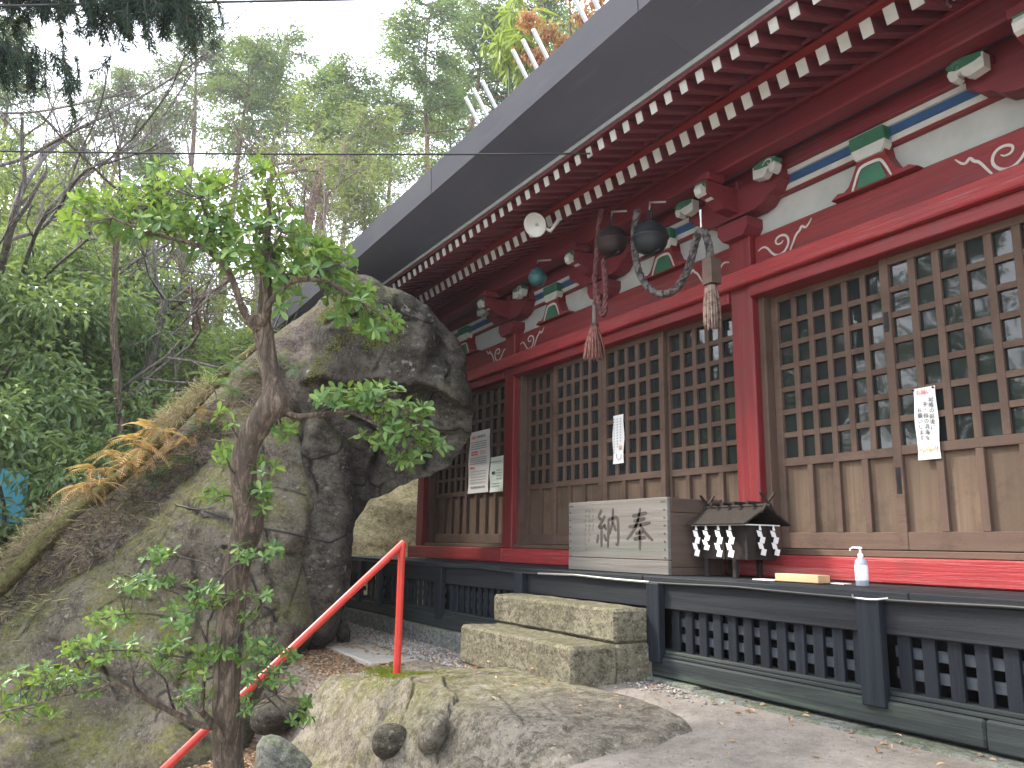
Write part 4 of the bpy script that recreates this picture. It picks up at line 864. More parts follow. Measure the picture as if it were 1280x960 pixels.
rock('rock_pillar', [(372, 560), (390, 500), (440, 560), (446, 640), (440, 690), (438, 735), (428, 765), (418, 800), (404, 812), (388, 820), (374, 800), (368, 700)],
     [(400, 540, 7.45), (410, 700, 7.25), (395, 810, 7.2)], 'rockdark', 'narrow dark rock pillar under the overhanging boulder, at the side of the gap', step=3.4, R=26, eR=.32, thick=.7, amp=.05, fr=2.2, seed=2.1, steps=5, facet=.09, fsz=45)
rock('split_boulder', [(282, 512), (305, 498), (335, 495), (370, 508), (388, 530), (398, 560), (408, 600), (416, 640), (418, 680), (404, 700), (408, 750), (398, 790), (380, 812), (376, 850), (350, 880), (330, 905), (318, 990), (200, 1060), (-120, 1080), (-130, 850), (-60, 820), (0, 776), (66, 736), (130, 700), (185, 650), (222, 606), (258, 562)],
     [(300, 520, 7.5), (390, 560, 7.4), (400, 700, 7.2), (370, 850, 6.7), (200, 700, 7.0), (0, 800, 6.9), (-100, 900, 6.6), (0, 960, 5.9), (200, 980, 5.8), (310, 960, 6.0), (300, 700, 6.9), (150, 850, 6.4)], 'rockface',
     'broad brown mossy boulder face filling the lower left, behind the forked tree', step=3.8, R=55, eR=.7, thick=1.0, amp=.045, fr=1.4, seed=3.7, steps=3, facet=.10, fsz=95,
     extra=lambda x, y: ck2(x, y) + .16 * sm(392, 404, x + 6 * np.sin(y * .05)) + .035 * sm(0, 8, y - 688 - .03 * (x - 330)) * sm(285, 330, x))
rock('earth_bank', [(-140, 800), (-60, 752), (0, 702), (56, 645), (130, 604), (200, 546), (262, 490), (300, 462), (345, 440), (392, 440), (400, 500), (380, 545), (300, 560), (262, 590), (225, 640), (190, 690), (130, 730), (60, 780), (0, 810), (-60, 860), (-140, 900)],
     [(0, 720, 8.0), (200, 570, 8.1), (300, 480, 8.2), (380, 470, 7.9), (250, 580, 7.6), (130, 700, 7.3), (0, 780, 7.25)], 'soil', 'earth bank full of dead roots on top of the big brown boulder', cat='earth bank', step=5, R=30, eR=.35, thick=1.5, amp=.16, fr=2.2, seed=5.2)
rock('ledge_rock', [(280, 520), (286, 472), (302, 448), (326, 432), (346, 416), (372, 398), (398, 376), (420, 358), (440, 346), (470, 380), (450, 430), (410, 480), (385, 520), (330, 530)],
     [(300, 470, 8.0), (360, 430, 8.0), (430, 370, 7.8), (400, 480, 7.7), (320, 510, 7.8)], 'soil', 'rough mossy slope between the bank and the overhanging boulder, below the roof end', cat='rock', step=4, R=28, eR=.3, thick=1.0, amp=.14, fr=2.4, seed=9.4, steps=4)
rock('rock_bank', [(300, 760), (380, 640), (440, 622), (470, 600), (540, 560), (640, 540), (740, 520), (900, 640), (900, 760)], [(400, 700, 12.5), (520, 640, 13.2), (800, 600, 16)], 'bankrock', 'pale ochre rock bank seen through the gap behind the shrine', cat='rock bank', step=7, R=60, eR=1.4, thick=3, amp=.22, fr=.8, seed=6.4, steps=4)
from mathutils.bvhtree import BVHTree
_ob = BVHTree.FromPolygons([v.co[:] for v in oc.data.vertices], [p.vertices[:] for p in oc.data.polygons])
def odepth(px, py, d0, off):
    r = Vector(W(px, py, 1.)); h = _ob.ray_cast(Vector((0, 0, 0)), r.normalized()); return d0 if h[0] is None else float(-(M[2] @ np.array(h[0]))) - off
cr = 'small rocks at the foot of the outcrop'
rock('cobble', [(464, 928), (470, 910), (486, 903), (504, 906), (514, 920), (512, 938), (498, 950), (478, 950), (466, 942)], [(490, 928, odepth(490, 935, 4.6, .12))], 'cobble', 'rounded brown stone lodged at the foot of the outcrop', 'stone', step=2.2, R=27, eR=.11, thick=.14, amp=.02, fr=7, seed=7.1, jit=.6, group=cr, rnd=2)
for k, (pl, d, mt, lab) in enumerate([
    ([(556, 975), (572, 952), (596, 940), (622, 938), (640, 946), (646, 975), (630, 1010), (570, 1010)], 3.75, 'outcrop', 'pale mossy rock cut by the bottom edge, right of the other small rocks'),
    ([(410, 985), (430, 962), (462, 951), (498, 949), (528, 958), (540, 985), (500, 1020), (430, 1020)], 4.45, 'outcrop', 'low grey rock below the rounded brown stone at the bottom edge'),
    ([(522, 940), (520, 912), (532, 893), (548, 890), (563, 899), (560, 925), (545, 948)], 4.38, 'outcrop', 'upright lichen spotted rock right of the rounded brown stone'),
    ([(370, 872), (376, 852), (392, 843), (410, 850), (416, 868), (398, 884)], 6.3, 'outcrop', 'small greenish stone in the hollow under the rock pillar'),
    ([(418, 800), (424, 776), (434, 772), (440, 796), (430, 812)], 7.7, 'rockdark', 'small dark stone standing at the foot of the rock pillar'),
    ([(318, 935), (332, 915), (362, 925), (402, 965), (410, 1010), (320, 1010)], 5.2, 'kerb', 'flat grey stone slab at the bottom edge, right of the forked tree'),
    ([(310, 905), (318, 880), (345, 868), (380, 872), (392, 890), (360, 915), (325, 922)], 5.9, 'rockdark', 'dark boulder in the hollow right of the tree trunk')]):
    rock('small_rock', pl, [(0, 0, odepth(pl[0][0] + 25, min(955, pl[0][1]), d, .10) if k < 3 else d)], mt, lab, 'rock', step=3.2, R=26, eR=.16, thick=.3, amp=.035, fr=3, seed=8 + k * 1.3, jit=2, steps=3, group=cr, facet=.035, fsz=26, rnd=1)
from mathutils.bvhtree import BVHTree
_bv = []
for o in list(bpy.data.objects):
    if o.name.split('.')[0] in ('overhanging_boulder', 'rock_pillar', 'split_boulder', 'earth_bank', 'ledge_rock'): _bv.append(BVHTree.FromPolygons([v.co[:] for v in o.data.vertices], [p.vertices[:] for p in o.data.polygons]))
def hit(px, py, d=7.3, off=.0):
    """point on the rocks that lies in this direction"""
    r = Vector(W(px, py, 1.)).normalized(); best = None
    for b in _bv:
        h = b.ray_cast(Vector((0, 0, 0)), r)
        if h[0] is not None and (best is None or h[3] < best): best = h[3]
    return tuple(r * (best - off)) if best is not None else tuple(map(float, W(px, py, d)))
# mossy ridge log along the top of the bank
P = [W(x, y, 7.42 + .0018 * max(0, x - 50)) for x, y in [(-60, 782), (0, 735), (55, 678), (110, 628), (165, 585), (215, 535), (250, 500), (285, 462), (330, 425)]]
lg = MB().tube(P, [.07, .07, .068, .065, .062, .058, .05, .04, .03], 12, jit=.12).build('fallen_log', 'moss'); tag(lg, 'long moss covered fallen log lying along the top of the bank', 'log')
# black hose over the boulder face
P = [hit(x, y, 6.8, .012) for x, y in [(205, 618), (222, 632), (260, 640), (320, 658), (370, 668), (412, 678), (430, 670), (438, 660)]]
cb = MB().tube([P[0]] + P[1:], .009, 6).build('black_hose', 'cable'); tag(cb, 'thin black hose running across the brown boulder face', 'hose')
# path slab and gravel
sl = MB().box(-9.9, -6.5, 2.50, 2.98, -1.08, -.968, .012).build('path', 'slab'); tag(sl, kind='structure')
rg = np.random.RandomState(11)
def pebbles(name, n, xr, yr, r0, r1, mat, label):
    V0 = np.array([(1, 0, 0), (0, 1, 0), (-1, 0, 0), (0, -1, 0), (0, 0, 1), (0, 0, -1)], float); T0 = np.array([(0, 1, 4), (1, 2, 4), (2, 3, 4), (3, 0, 4), (1, 0, 5), (2, 1, 5), (3, 2, 5), (0, 3, 5)])
    X = rg.uniform(*xr, n); Y = rg.uniform(*yr, n); Rr = rg.uniform(r0, r1, n); a = rg.uniform(0, 6.3, n)
    V = V0[None] * rg.uniform(.6, 1.3, (n, 6, 1)) * Rr[:, None, None] * np.array([1, 1, .6]); c, s = np.cos(a)[:, None], np.sin(a)[:, None]
    V = np.stack([V[..., 0] * c - V[..., 1] * s + X[:, None], V[..., 0] * s + V[..., 1] * c + Y[:, None], V[..., 2] + H(X, Y)[:, None] + .02 * 0 + Rr[:, None] * .3], -1)
    o = inst(name, npmesh(name, V.reshape(-1, 3), (np.arange(n)[:, None, None] * 6 + T0[None]).reshape(-1, 3), mat, False, np.repeat(rg.rand(n), 8))); tag(o, label, kind='stuff', cat='gravel')
MT['pebble'] = m_leaf('grey_gravel_stones', [(0, (.12, .105, .095)), (.5, (.22, .195, .18)), (1, (.38, .35, .32))], .9, 0.0, .2)
pebbles('gravel', 9000, (-10.2, -5.5), (2.95, 3.42), .010, .028, 'pebble', 'grey gravel strip between kerb stones and the path left of the steps')
pebbles('gravel', 2200, (-4.6, -.8), (2.2, 3.4), .0015, .006, 'pebble', 'fine grit scattered over the packed earth right of the steps')
pebbles('gravel', 140, (-4.3, -3.3), (3.12, 3.36), .006, .018, 'pebble', 'loose stones at the foot of the deck post beside the steps')
# fallen leaves
def litter(n, xr, yr, seed, label, hz=None, prob=None):
    r = np.random.RandomState(seed); X = r.uniform(*xr, n); Y = r.uniform(*yr, n)
    if prob is not None: k = r.rand(n) < prob(X, Y); X, Y = X[k], Y[k]
    Z = (H(X, Y) if hz is None else hz(X, Y)) + r.uniform(.004, .02, len(X)); a = r.uniform(0, 6.3, len(X))
    o = inst('fallen_leaves', leaves('fallen_leaves', np.stack([X, Y, Z], 1), np.stack([np.cos(a), np.sin(a), r.uniform(-.25, .35, len(X))], 1), r.uniform(.022, .05, len(X)), r.uniform(.014, .025, len(X)), 'litter', r, .85, .3, .2)); tag(o, label, 'leaves', kind='stuff')
litter(5200, (-8.6, -5.9), (1.3, 2.75), 5, 'fallen brown leaves on the soil beside the outcrop and the rock pillar')
litter(700, (-9.8, -5.6), (2.6, 3.42), 6, 'fallen leaves on the gravel strip')
litter(230, (-4.0, -.8), (2.5, 3.42), 8, 'sparse fallen leaves on the packed earth', prob=lambda x, y: .12 + .88 * sm(3.1, 3.38, y))
litter(26, (-6.0, -3.2), (2.1, 2.9), 9, 'few pale leaves on the outcrop', hz=lambda x, y: Hraw(x, y) + .05)
litter(1500, (-6.4, -5.1), (.9, 1.8), 12, 'orange brown leaves on the stone slab below the outcrop', hz=lambda x, y: H(x, y) + .04)
# moss at the handrail foot
def moss(n, cx, cy, r, seed, hz, label):
    q = np.random.RandomState(seed); a = q.uniform(0, 6.3, n); d = np.abs(q.normal(0, .5, n)) * r; X = cx + d * np.cos(a) * 1.8; Y = cy + d * np.sin(a)
    o = inst('moss_tuft', leaves('moss_tuft', np.stack([X, Y, hz(X, Y) - .002], 1), np.stack([q.normal(0, .5, n), q.normal(0, .5, n), np.ones(n)], 1), q.uniform(.012, .026, n), .006, 'mossleaf', q, .3)); tag(o, label, 'moss', kind='stuff')
MT['mossleaf'] = m_leaf('bright_moss', [(0, (.09, .11, .015)), (1, (.24, .27, .05))], .9, .2, .1)
hzr = lambda x, y: Hraw(x, y) + .05
moss(2600, -5.25, 2.20, .20, 1, hzr, 'bright moss around the foot of the handrail post'); moss(1200, -5.9, 2.38, .15, 2, hzr, 'bright moss patch at the far left end of the outcrop')

# handrail
hr = empty('handrail', (-5.22, 2.20, -.93)); tag(hr, 'red painted steel pipe handrail with an upright post and a slope running down the stairs', 'handrail')
top = Vector((-5.22, 2.20, -.015)); zz = float(Hraw(-5.22, 2.2))
MB().tube([(-5.25, 2.215, zz - .05), (-5.235, 2.208, -.5), tuple(top + Vector((0, 0, -.02)))], .0245, 16).build('post', 'rail', hr)
MB().tube([tuple(top + Vector((0, .012, .012))), (-5.18, .79, -1.285), (-5.12, -.6, -2.53)], .0245, 16).build('rail', 'rail', hr)
MB().lathe([(.0001, .026), (.018, .02), (.026, .0), (.0262, -.03)], tuple(top), 16).build('elbow', 'rail', hr)

# ================================================================== TREES
def smooth_path(P, it=2):
    P = [Vector(p) for p in P]
    for _ in range(it):
        Q = [P[0]]
        for a, b in zip(P, P[1:]): Q += [a * .75 + b * .25, a * .25 + b * .75]
        P = Q + [P[-1]]
    return P
# foreground tree, forked, in front of the boulder
DT = 4.3
def pt(x, y, d=DT): return W(x, y, d)
tb = pt(286, 990); tree = empty('forked_tree', (float(tb[0]), float(tb[1]), float(H(tb[0], tb[1])))); tag(tree, 'crooked foreground tree with bright green whorled leaves, standing before the brown boulder', 'tree')
tr = [(287, 1040, 25), (286, 985, 22), (284, 930, 20), (282, 880, 19), (284, 830, 18), (288, 780, 18.5), (293, 730, 18), (300, 690, 19), (313, 655, 22), (308, 620, 17), (303, 585, 17), (307, 560, 16), (322, 532, 17), (340, 508, 20), (344, 492, 16), (338, 465, 12), (333, 435, 12.5), (328, 410, 14), (329, 400, 10), (331, 385, 9.5), (333, 360, 9), (332, 338, 7.5), (334, 300, 4), (338, 262, 3), (330, 235, 2)]
pp = [pt(x, y, DT + .05 * math.sin(y * .02)) for x, y, r in tr]; rr = [r * .88 * DT / 1000 for _, _, r in tr]
P_s = [Vector(p) for p in pp]; R_s = list(rr)
for _ in range(2):
    Q = [P_s[0]]; Rq = [R_s[0]]
    for a, b, c, d in zip(P_s, P_s[1:], R_s, R_s[1:]): Q += [a * .75 + b * .25, a * .25 + b * .75]; Rq += [c * .75 + d * .25, c * .25 + d * .75]
    P_s = Q + [P_s[-1]]; R_s = Rq + [R_s[-1]]
_m = MB(); D_ = [P_s[0]]; E_ = [R_s[0]]
for a, b, c, d in zip(P_s, P_s[1:], R_s, R_s[1:]):
    k = max(1, int((b - a).length / .014)); D_ += [a + (b - a) * (i + 1) / k for i in range(k)]; E_ += [c + (d - c) * (i + 1) / k for i in range(k)]
_m.tube(D_, E_, 40, False); VV = np.array(_m.v).reshape(len(D_), 40, 3); CC = np.array(D_)[:, None]; rv = VV - CC; aa = np.arange(40)[None] / 40. * 2 * PI + 0 * CC[..., 0]; zz_ = CC[..., 2] + 0 * aa
dsp = .16 * (ridge(np.cos(aa) * 2.6, np.sin(aa) * 2.6, zz_ * 1.6, 4) - .55) + .30 * fbm(np.cos(aa) * .9 + 5, np.sin(aa) * .9, zz_ * 2.2, 4) + .10 * fbm(np.cos(aa) * 8, np.sin(aa) * 8, zz_ * 9, 3)
_m.v = [tuple(p) for p in (CC + rv * (1 + dsp[..., None])).reshape(-1, 3)]
trunk = _m.build('trunk', 'bark', tree)
for x, y, r in ((350, 512, 7), (318, 645, 8), (288, 868, 6), (322, 400, 7), (295, 610, 6)):
    p = pt(x, y, DT - r * .0025); MB().lathe([(.0001, .004), (r * .0022, .0), (r * .0042, .008), (r * .0050, -.002), (r * .006, -.03)], tuple(p), 12, (Vector(M[2]) + Vector((0, 0, .1))).to_track_quat('Z', 'Y').to_matrix()).build('knot', 'bark', trunk)
BR = [  # px path, radii px
    ([(322, 412), (308, 398), (299, 375), (291, 348), (272, 322), (245, 304), (212, 298), (178, 288), (140, 272)], 5.5, 1.2),
    ([(272, 322), (264, 296), (258, 270), (250, 248)], 3, 1), ([(212, 298), (202, 280), (203, 258)], 2, .8),
    ([(330, 402), (334, 384), (346, 368), (362, 352), (385, 348), (412, 352), (440, 368), (468, 388), (492, 402)], 5, 1.1),
    ([(362, 352), (350, 335), (338, 322)], 3, 1), ([(385, 348), (402, 335), (424, 330)], 2.5, 1), ([(333, 350), (336, 320), (352, 290)], 2.5, .8),
    ([(345, 512), (372, 522), (400, 517), (440, 516), (475, 512), (510, 520), (545, 548)], 4.5, 1), ([(440, 516), (470, 530), (500, 545), (520, 560)], 2, .8), ([(400, 517), (420, 500), (450, 494)], 1.6, .8),
    ([(292, 960), (282, 930), (266, 905), (252, 890), (250, 886)], 5, 3.5), ([(290, 925), (270, 912), (254, 893), (250, 888)], 4.5, 2.5),
    ([(288, 912), (256, 908), (236, 900), (218, 891), (192, 878), (172, 868), (150, 856), (137, 854), (120, 862), (78, 868), (30, 884), (-15, 893)], 4.6, 1.0),
    ([(219, 891), (210, 866), (208, 850), (196, 840)], 2, .8), ([(192, 878), (170, 862), (165, 845), (168, 838)], 2, .8), ([(137, 854), (118, 845), (96, 832), (70, 838)], 1.6, .7), ([(78, 868), (60, 850), (40, 852)], 1.5, .7),
    ([(252, 890), (254, 870), (255, 840), (258, 800), (260, 775)], 3.2, 1.5), ([(259, 803), (250, 785), (240, 758), (226, 742), (196, 734), (168, 730)], 2.2, .7), ([(250, 785), (230, 777), (200, 768), (160, 766), (125, 774)], 1.8, .7),
    ([(262, 775), (272, 748), (276, 722), (296, 704), (322, 697), (345, 692)], 2.2, .7), ([(276, 722), (258, 704), (236, 698), (205, 694), (180, 695)], 1.8, .6), ([(272, 748), (300, 745), (330, 743)], 1.4, .6),
    ([(258, 835), (290, 828), (322, 816), (345, 812)], 1.8, .6), ([(255, 850), (282, 842), (318, 840), (352, 842)], 1.6, .6), ([(330, 868), (345, 882), (362, 902), (380, 912)], 1.6, .6), ([(318, 840), (332, 860), (345, 868)], 1.3, .6),
    ([(288, 800), (310, 785), (325, 770), (330, 752)], 1.4, .6), ([(258, 830), (235, 822), (200, 818), (160, 812), (130, 814)], 1.8, .6),
    ([(303, 600), (290, 590), (283, 572)], 1.6, .7), ([(306, 560), (296, 545), (285, 525)], 1.6, .7), ([(315, 620), (325, 605), (332, 590)], 1.4, .7), ([(300, 625), (285, 618), (272, 622)], 1.3, .6), ([(335, 500), (350, 530), (352, 545)], 1.3, .6)]
rt = np.random.RandomState(21); pathpts = []
for pl, r0, r1 in BR:
    dz = rt.uniform(-.25, .25) if pl[0][1] < 560 else rt.uniform(-.35, .12); n = len(pl)
    P = smooth_path([pt(x, y, DT + dz * (i / (n - 1))) for i, (x, y) in enumerate(pl)], 2); k = len(P)
    MB().tube(P, [(r0 + (r1 - r0) * i / (k - 1)) * DT / 1000 for i in range(k)], 7, jit=.06).build('branch', 'bark' if r0 > 3 else 'twig', tree)
    pathpts += [(p.x, p.y, p.z) for p in P[len(P) // 4:]]
pathpts = np.array(pathpts)
EL = [  # cx,cy,rx,ry,count, size  (leaf whorls)
    (115, 268, 38, 18, 16, 1), (165, 262, 50, 28, 24, 1), (215, 240, 50, 28, 28, 1), (225, 285, 60, 24, 22, 1), (275, 262, 50, 32, 30, 1), (300, 300, 50, 28, 26, 1), (350, 300, 36, 36, 22, 1), (330, 240, 26, 30, 10, 1), (325, 205, 14, 10, 4, 1),
    (355, 335, 30, 20, 10, 1), (395, 325, 32, 18, 14, 1), (425, 345, 30, 22, 18, 1), (440, 378, 32, 18, 18, 1), (475, 400, 26, 12, 10, 1), (455, 408, 16, 10, 5, 1), (405, 300, 25, 10, 5, 1), (360, 375, 18, 12, 5, .9),
    (430, 500, 34, 12, 12, .95), (475, 502, 34, 16, 16, .95), (510, 525, 30, 20, 16, .95), (535, 552, 22, 10, 8, .95), (475, 548, 26, 14, 8, .95), (505, 570, 24, 9, 6, .95), (480, 488, 20, 8, 4, .9),
    (280, 560, 14, 28, 7, .8), (268, 620, 18, 12, 5, .8), (322, 622, 14, 20, 8, .8), (330, 585, 14, 14, 4, .8), (352, 540, 16, 10, 4, .9), (285, 520, 12, 10, 3, .8),
    (200, 694, 30, 6, 9, .68), (184, 728, 40, 11, 16, .68), (138, 772, 34, 8, 10, .68), (222, 768, 22, 16, 9, .72), (250, 735, 20, 10, 5, .65), (320, 688, 34, 11, 13, .68), (262, 750, 34, 8, 9, .68), (315, 741, 24, 10, 6, .65), (310, 765, 14, 9, 3, .65),
    (134, 812, 62, 14, 22, .7), (36, 862, 40, 22, 17, .75), (35, 892, 40, 9, 10, .7), (75, 845, 36, 14, 13, .72), (215, 818, 56, 15, 18, .7), (296, 812, 56, 13, 17, .7), (220, 843, 42, 9, 9, .68), (335, 850, 30, 13, 10, .68), (240, 872, 28, 9, 8, .68), (375, 890, 20, 12, 5, .65), (312, 885, 12, 14, 4, .65), (110, 862, 24, 8, 5, .7), (345, 825, 26, 10, 7, .68)]
def leaf_me():
    mb = MB(); L, w2 = .078, .0155
    pr = [(0, .12), (.2, .45), (.45, .85), (.68, 1.0), (.86, .75), (1.0, .0)]
    for s in (1, -1):
        V = []; 
        for t, k in pr: V += [(t * L, 0, -.012 * t * t), (t * L, s * k * w2, -.012 * t * t + .005 * k)]
        V = V[:-1]; F = [(2 * i, 2 * i + 1, 2 * i + 3, 2 * i + 2) for i in range(4)] + [(8, 9, 10)]
        mb.add(V, F if s < 0 else [f[::-1] for f in F], True)
    return mb
LM = [leaf_me().mesh('leaf', 'leafA') for _ in range(3)]
for i, me in enumerate(LM):
    at = me.attributes.new('rnd', 'FLOAT', 'FACE'); at.data.foreach_set('value', np.full(len(me.polygons), .1 + .25 * i, np.float32))
LV, LF = np.array(leaf_me().v), leaf_me().f
allL = []; tw = MB()
for cx, cy, rx, ry, n, sz in EL:
    for _ in range(int(n * (1.65 if cy < 420 else 1.8))):
        a = rt.uniform(0, 6.3); q = rt.rand() ** .5; dz = rt.normal() * (.14 if cy < 450 else .10)
        d = DT + dz - (.12 if cy > 650 else 0); p = W(cx + rx * q * math.cos(a), cy + ry * (1.35 if cy < 420 else 1.1) * q * math.sin(a), d)
        j = np.argmin(((pathpts - p) ** 2).sum(1)); b = pathpts[j]; dr = p - b; L = np.linalg.norm(dr)
        if L > .03: mid = b + dr * .5 + np.array([0, 0, -.04 * L]); tw.tube([b, mid, p], [.0022, .0018, .0014], 4, False)
        ax = unit(np.array([dr[0], dr[1], dr[2] * .4]) / (L + .01) + np.array([0, 0, .55]) + rt.normal(size=3) * .38)
        u = unit(np.cross(ax, rt.normal(size=3))); v = np.cross(ax, u); m = rt.randint(4, 8); ph = rt.uniform(0, 6.3)
        for k in range(m):
            t = ph + 2 * PI * k / m + rt.uniform(-.25, .25); el = rt.uniform(-.25, .75); dd = (u * math.cos(t) + v * math.sin(t)) * math.cos(el) + ax * math.sin(el)
            s = sz * rt.uniform(.42, 1.08); nrm = unit(ax * math.cos(el) - (u * math.cos(t) + v * math.sin(t)) * math.sin(el)); sd_ = np.cross(nrm, dd)
            allL.append((p + ax * rt.uniform(-.012, .012), dd, sd_, nrm, s))
if tw.v: tw.build('twigs', 'twig', tree); bpy.data.objects['twigs']['kind'] = 'stuff'
cp = -M[2]; order = sorted(range(len(allL)), key=lambda i: -allL[i][4] * (.4 + abs(float(allL[i][3] @ cp))))
for i in order[:300]:
    p, dd, s_, nn, s = allL[i]; o = inst('leaf', LM[i % 3]); mat = Matrix(((dd[0], s_[0], nn[0], 0), (dd[1], s_[1], nn[1], 0), (dd[2], s_[2], nn[2], 0), (0, 0, 0, 1)))
    o.matrix_world = Matrix.Translation(Vector(p)) @ mat @ Matrix.Diagonal((s, s, s, 1)); par(o, tree)
V = []; F = []; at = []
for i in order[300:]:
    p, dd, s_, nn, s = allL[i]; n0 = len(V) * len(LV); V.append(p + (LV[:, 0:1] * dd + LV[:, 1:2] * s_ + LV[:, 2:3] * nn) * s); F += [tuple(j + n0 for j in f) for f in LF]; at += [rt.rand()] * len(LF)
me = bpy.data.meshes.new('leaf'); me.from_pydata(np.concatenate(V).tolist(), [], F); me.polygons.foreach_set('use_smooth', [True] * len(F)); a_ = me.attributes.new('rnd', 'FLOAT', 'FACE'); a_.data.foreach_set('value', np.array(at, np.float32)); me.materials.append(MT['leafA'])
lo = inst('foliage', me, tree); lo['kind'] = 'stuff'

# --- generic trees
def conifer(seed, Ht, r, cs, Rc, nb, nl, mat='leafC', bark='barkred', lsz=.17, lean=.3):
    q = np.random.RandomState(seed); mb = MB(); n = 14; bx, by = q.normal(0, lean, 2)
    path = [(bx * (i / n) ** 2 + .10 * math.sin(i * .9 + seed), by * (i / n) ** 2 + .10 * math.cos(i * .8), Ht * i / n - .4 * (i == 0)) for i in range(n + 1)]
    mb.tube(path, [r * (1.15 - 1.08 * i / n) for i in range(n + 1)], 8, jit=.05); pa = np.array(path); LP = []; LD = []
    for k in range(nb):
        f = cs + (1 - cs) * (k / nb) ** .85 + q.uniform(-.02, .02); f = min(f, .99); z = f * Ht; c = np.array([np.interp(z, pa[:, 2], pa[:, 0]), np.interp(z, pa[:, 2], pa[:, 1]), z])
        a = q.uniform(0, 6.3); g = (1 - f) / (1 - cs); L = Rc * (.28 + .72 * g ** .7) * q.uniform(.55, 1.15); up_ = .35 - .35 * g
        e1 = c + np.array([math.cos(a) * L * .55, math.sin(a) * L * .55, L * up_ * .5]); e2 = c + np.array([math.cos(a + q.uniform(-.2, .2)) * L, math.sin(a) * L, L * (up_ - .12)])
        mb.tube([c, e1, e2], [r * .22 * (1.1 - f * .7), r * .12, r * .04], 4, False)
        m = int(nl * L / Rc / nb * 1.9); t = q.beta(2.2, 1.3, m); P = c + (e1 - c) * np.minimum(t, .5)[:, None] * 2 + (e2 - e1) * np.maximum(t - .5, 0)[:, None] * 2
        cl = q.randint(0, 9, m); off = q.normal(0, 1, (9, 3)) * np.array([.42, .42, .22]) * L * .28; P = P + off[cl] * (.3 + t[:, None]) + q.normal(0, .13, (m, 3)); D = unit(P - c + np.array([0, 0, -.25 * L])) + q.normal(0, .55, (m, 3)); LP.append(P); LD.append(D)
    if cs > .4:
        for k in range(int(nb * .35)):                           # dead snags under the crown
            z = Ht * q.uniform(.18, cs); c = np.array([np.interp(z, pa[:, 2], pa[:, 0]), np.interp(z, pa[:, 2], pa[:, 1]), z]); a = q.uniform(0, 6.3); L = Rc * q.uniform(.2, .6)
            mb.tube([c, c + np.array([math.cos(a) * L, math.sin(a) * L, L * q.uniform(-.1, .3)])], [r * .12, r * .03], 4, False)
    LP = np.concatenate(LP); LD = np.concatenate(LD)
    return mb.mesh('trunk', bark), leaves('crown', LP, LD, q.uniform(.6, 1.3, len(LP)) * lsz, lsz * q.uniform(.22, .4, len(LP)), mat, q, .5, .15, .3)
def place(name, proto, x, y, rz, s, label, cat, group=None, z=None):
    zb = float(H(x, y)) if z is None else z; e = empty(name, (x, y, zb)); tag(e, label, cat, group)
    for nm, me in zip(('trunk', 'crown'), proto):
        if me: o = inst(nm, me, None, (x, y, zb), (0, 0, rz), (s, s, s)); par(o, e)
    return e
def bare(seed, P0, D0, L0, r0, depth=5, spread=.55, mat='twig', up_=.12, nmin=2, nmax=4):
    q = np.random.RandomState(seed); mb = MB()
    def go(p, d, L, r, k):
        n = 4; pts = [p]; dd = d
        for i in range(n): dd = unit(dd + q.normal(0, .16, 3) + np.array([0, 0, up_ * .3])); pts.append(pts[-1] + dd * L / n)
        mb.tube(pts, [r * (1 - .45 * i / n) for i in range(n + 1)], 6 if r > .03 else 4 if r > .008 else 3, False)
        if k == 0: return
        for j in range(q.randint(nmin, nmax + 1)):
            i = q.randint(1, n + 1); nd = unit(dd + q.normal(0, spread, 3) + np.array([0, 0, up_])); go(pts[i], nd, L * q.uniform(.55, .82), r * q.uniform(.42, .6), k - 1)
    go(np.array(P0, float), unit(np.array(D0, float)), L0, r0, depth); return mb
def bush(seed, R, Hh, n, mat='leafB', L=.095, Wd=.036, stems=14):
    q = np.random.RandomState(seed); mb = MB(); k = 46; C = unit(q.normal(size=(k, 3))) * q.uniform(.3, 1, (k, 1)) ** .5 * np.array([R, R, Hh * .5]) + np.array([0, 0, Hh * .52])
    for c in C[:stems]: mb.tube([(0, 0, -.2), (c[0] * .35, c[1] * .35, c[2] * .5), tuple(c)], [.035, .02, .008], 5, False)
    i = q.randint(0, k, n); dv = unit(q.normal(size=(n, 3))); P = C[i] + dv * np.abs(q.normal(.30, .14, (n, 1))) * R * .55 * np.array([1.15, 1.15, .7])
    D = dv + q.normal(0, .45, (n, 3)) + np.array([0, 0, -.25]); return mb.mesh('trunk', 'twig'), leaves('crown', P, D, q.uniform(.6, 1.2, n) * L, Wd * q.uniform(.7, 1.2, n), mat, q, .7, .2, .25)
def xyd(px, d): p = W(px, 640, d); return float(p[0]), float(p[1])
cA = conifer(1, 17, .20, .66, 2.5, 64, 8500); cB = conifer(2, 15, .17, .62, 2.3, 60, 8500, lean=.5); cC = conifer(3, 18, .22, .70, 2.8, 56, 8000); cY = conifer(4, 13, .13, .6, 2.0, 52, 9000, 'leafP', 'barkred', .15)
cF = conifer(5, 12, .16, .08, 2.6, 80, 14000, 'leafC', 'bark', .17)
gT = 'tall conifers on the slope behind the shrine'
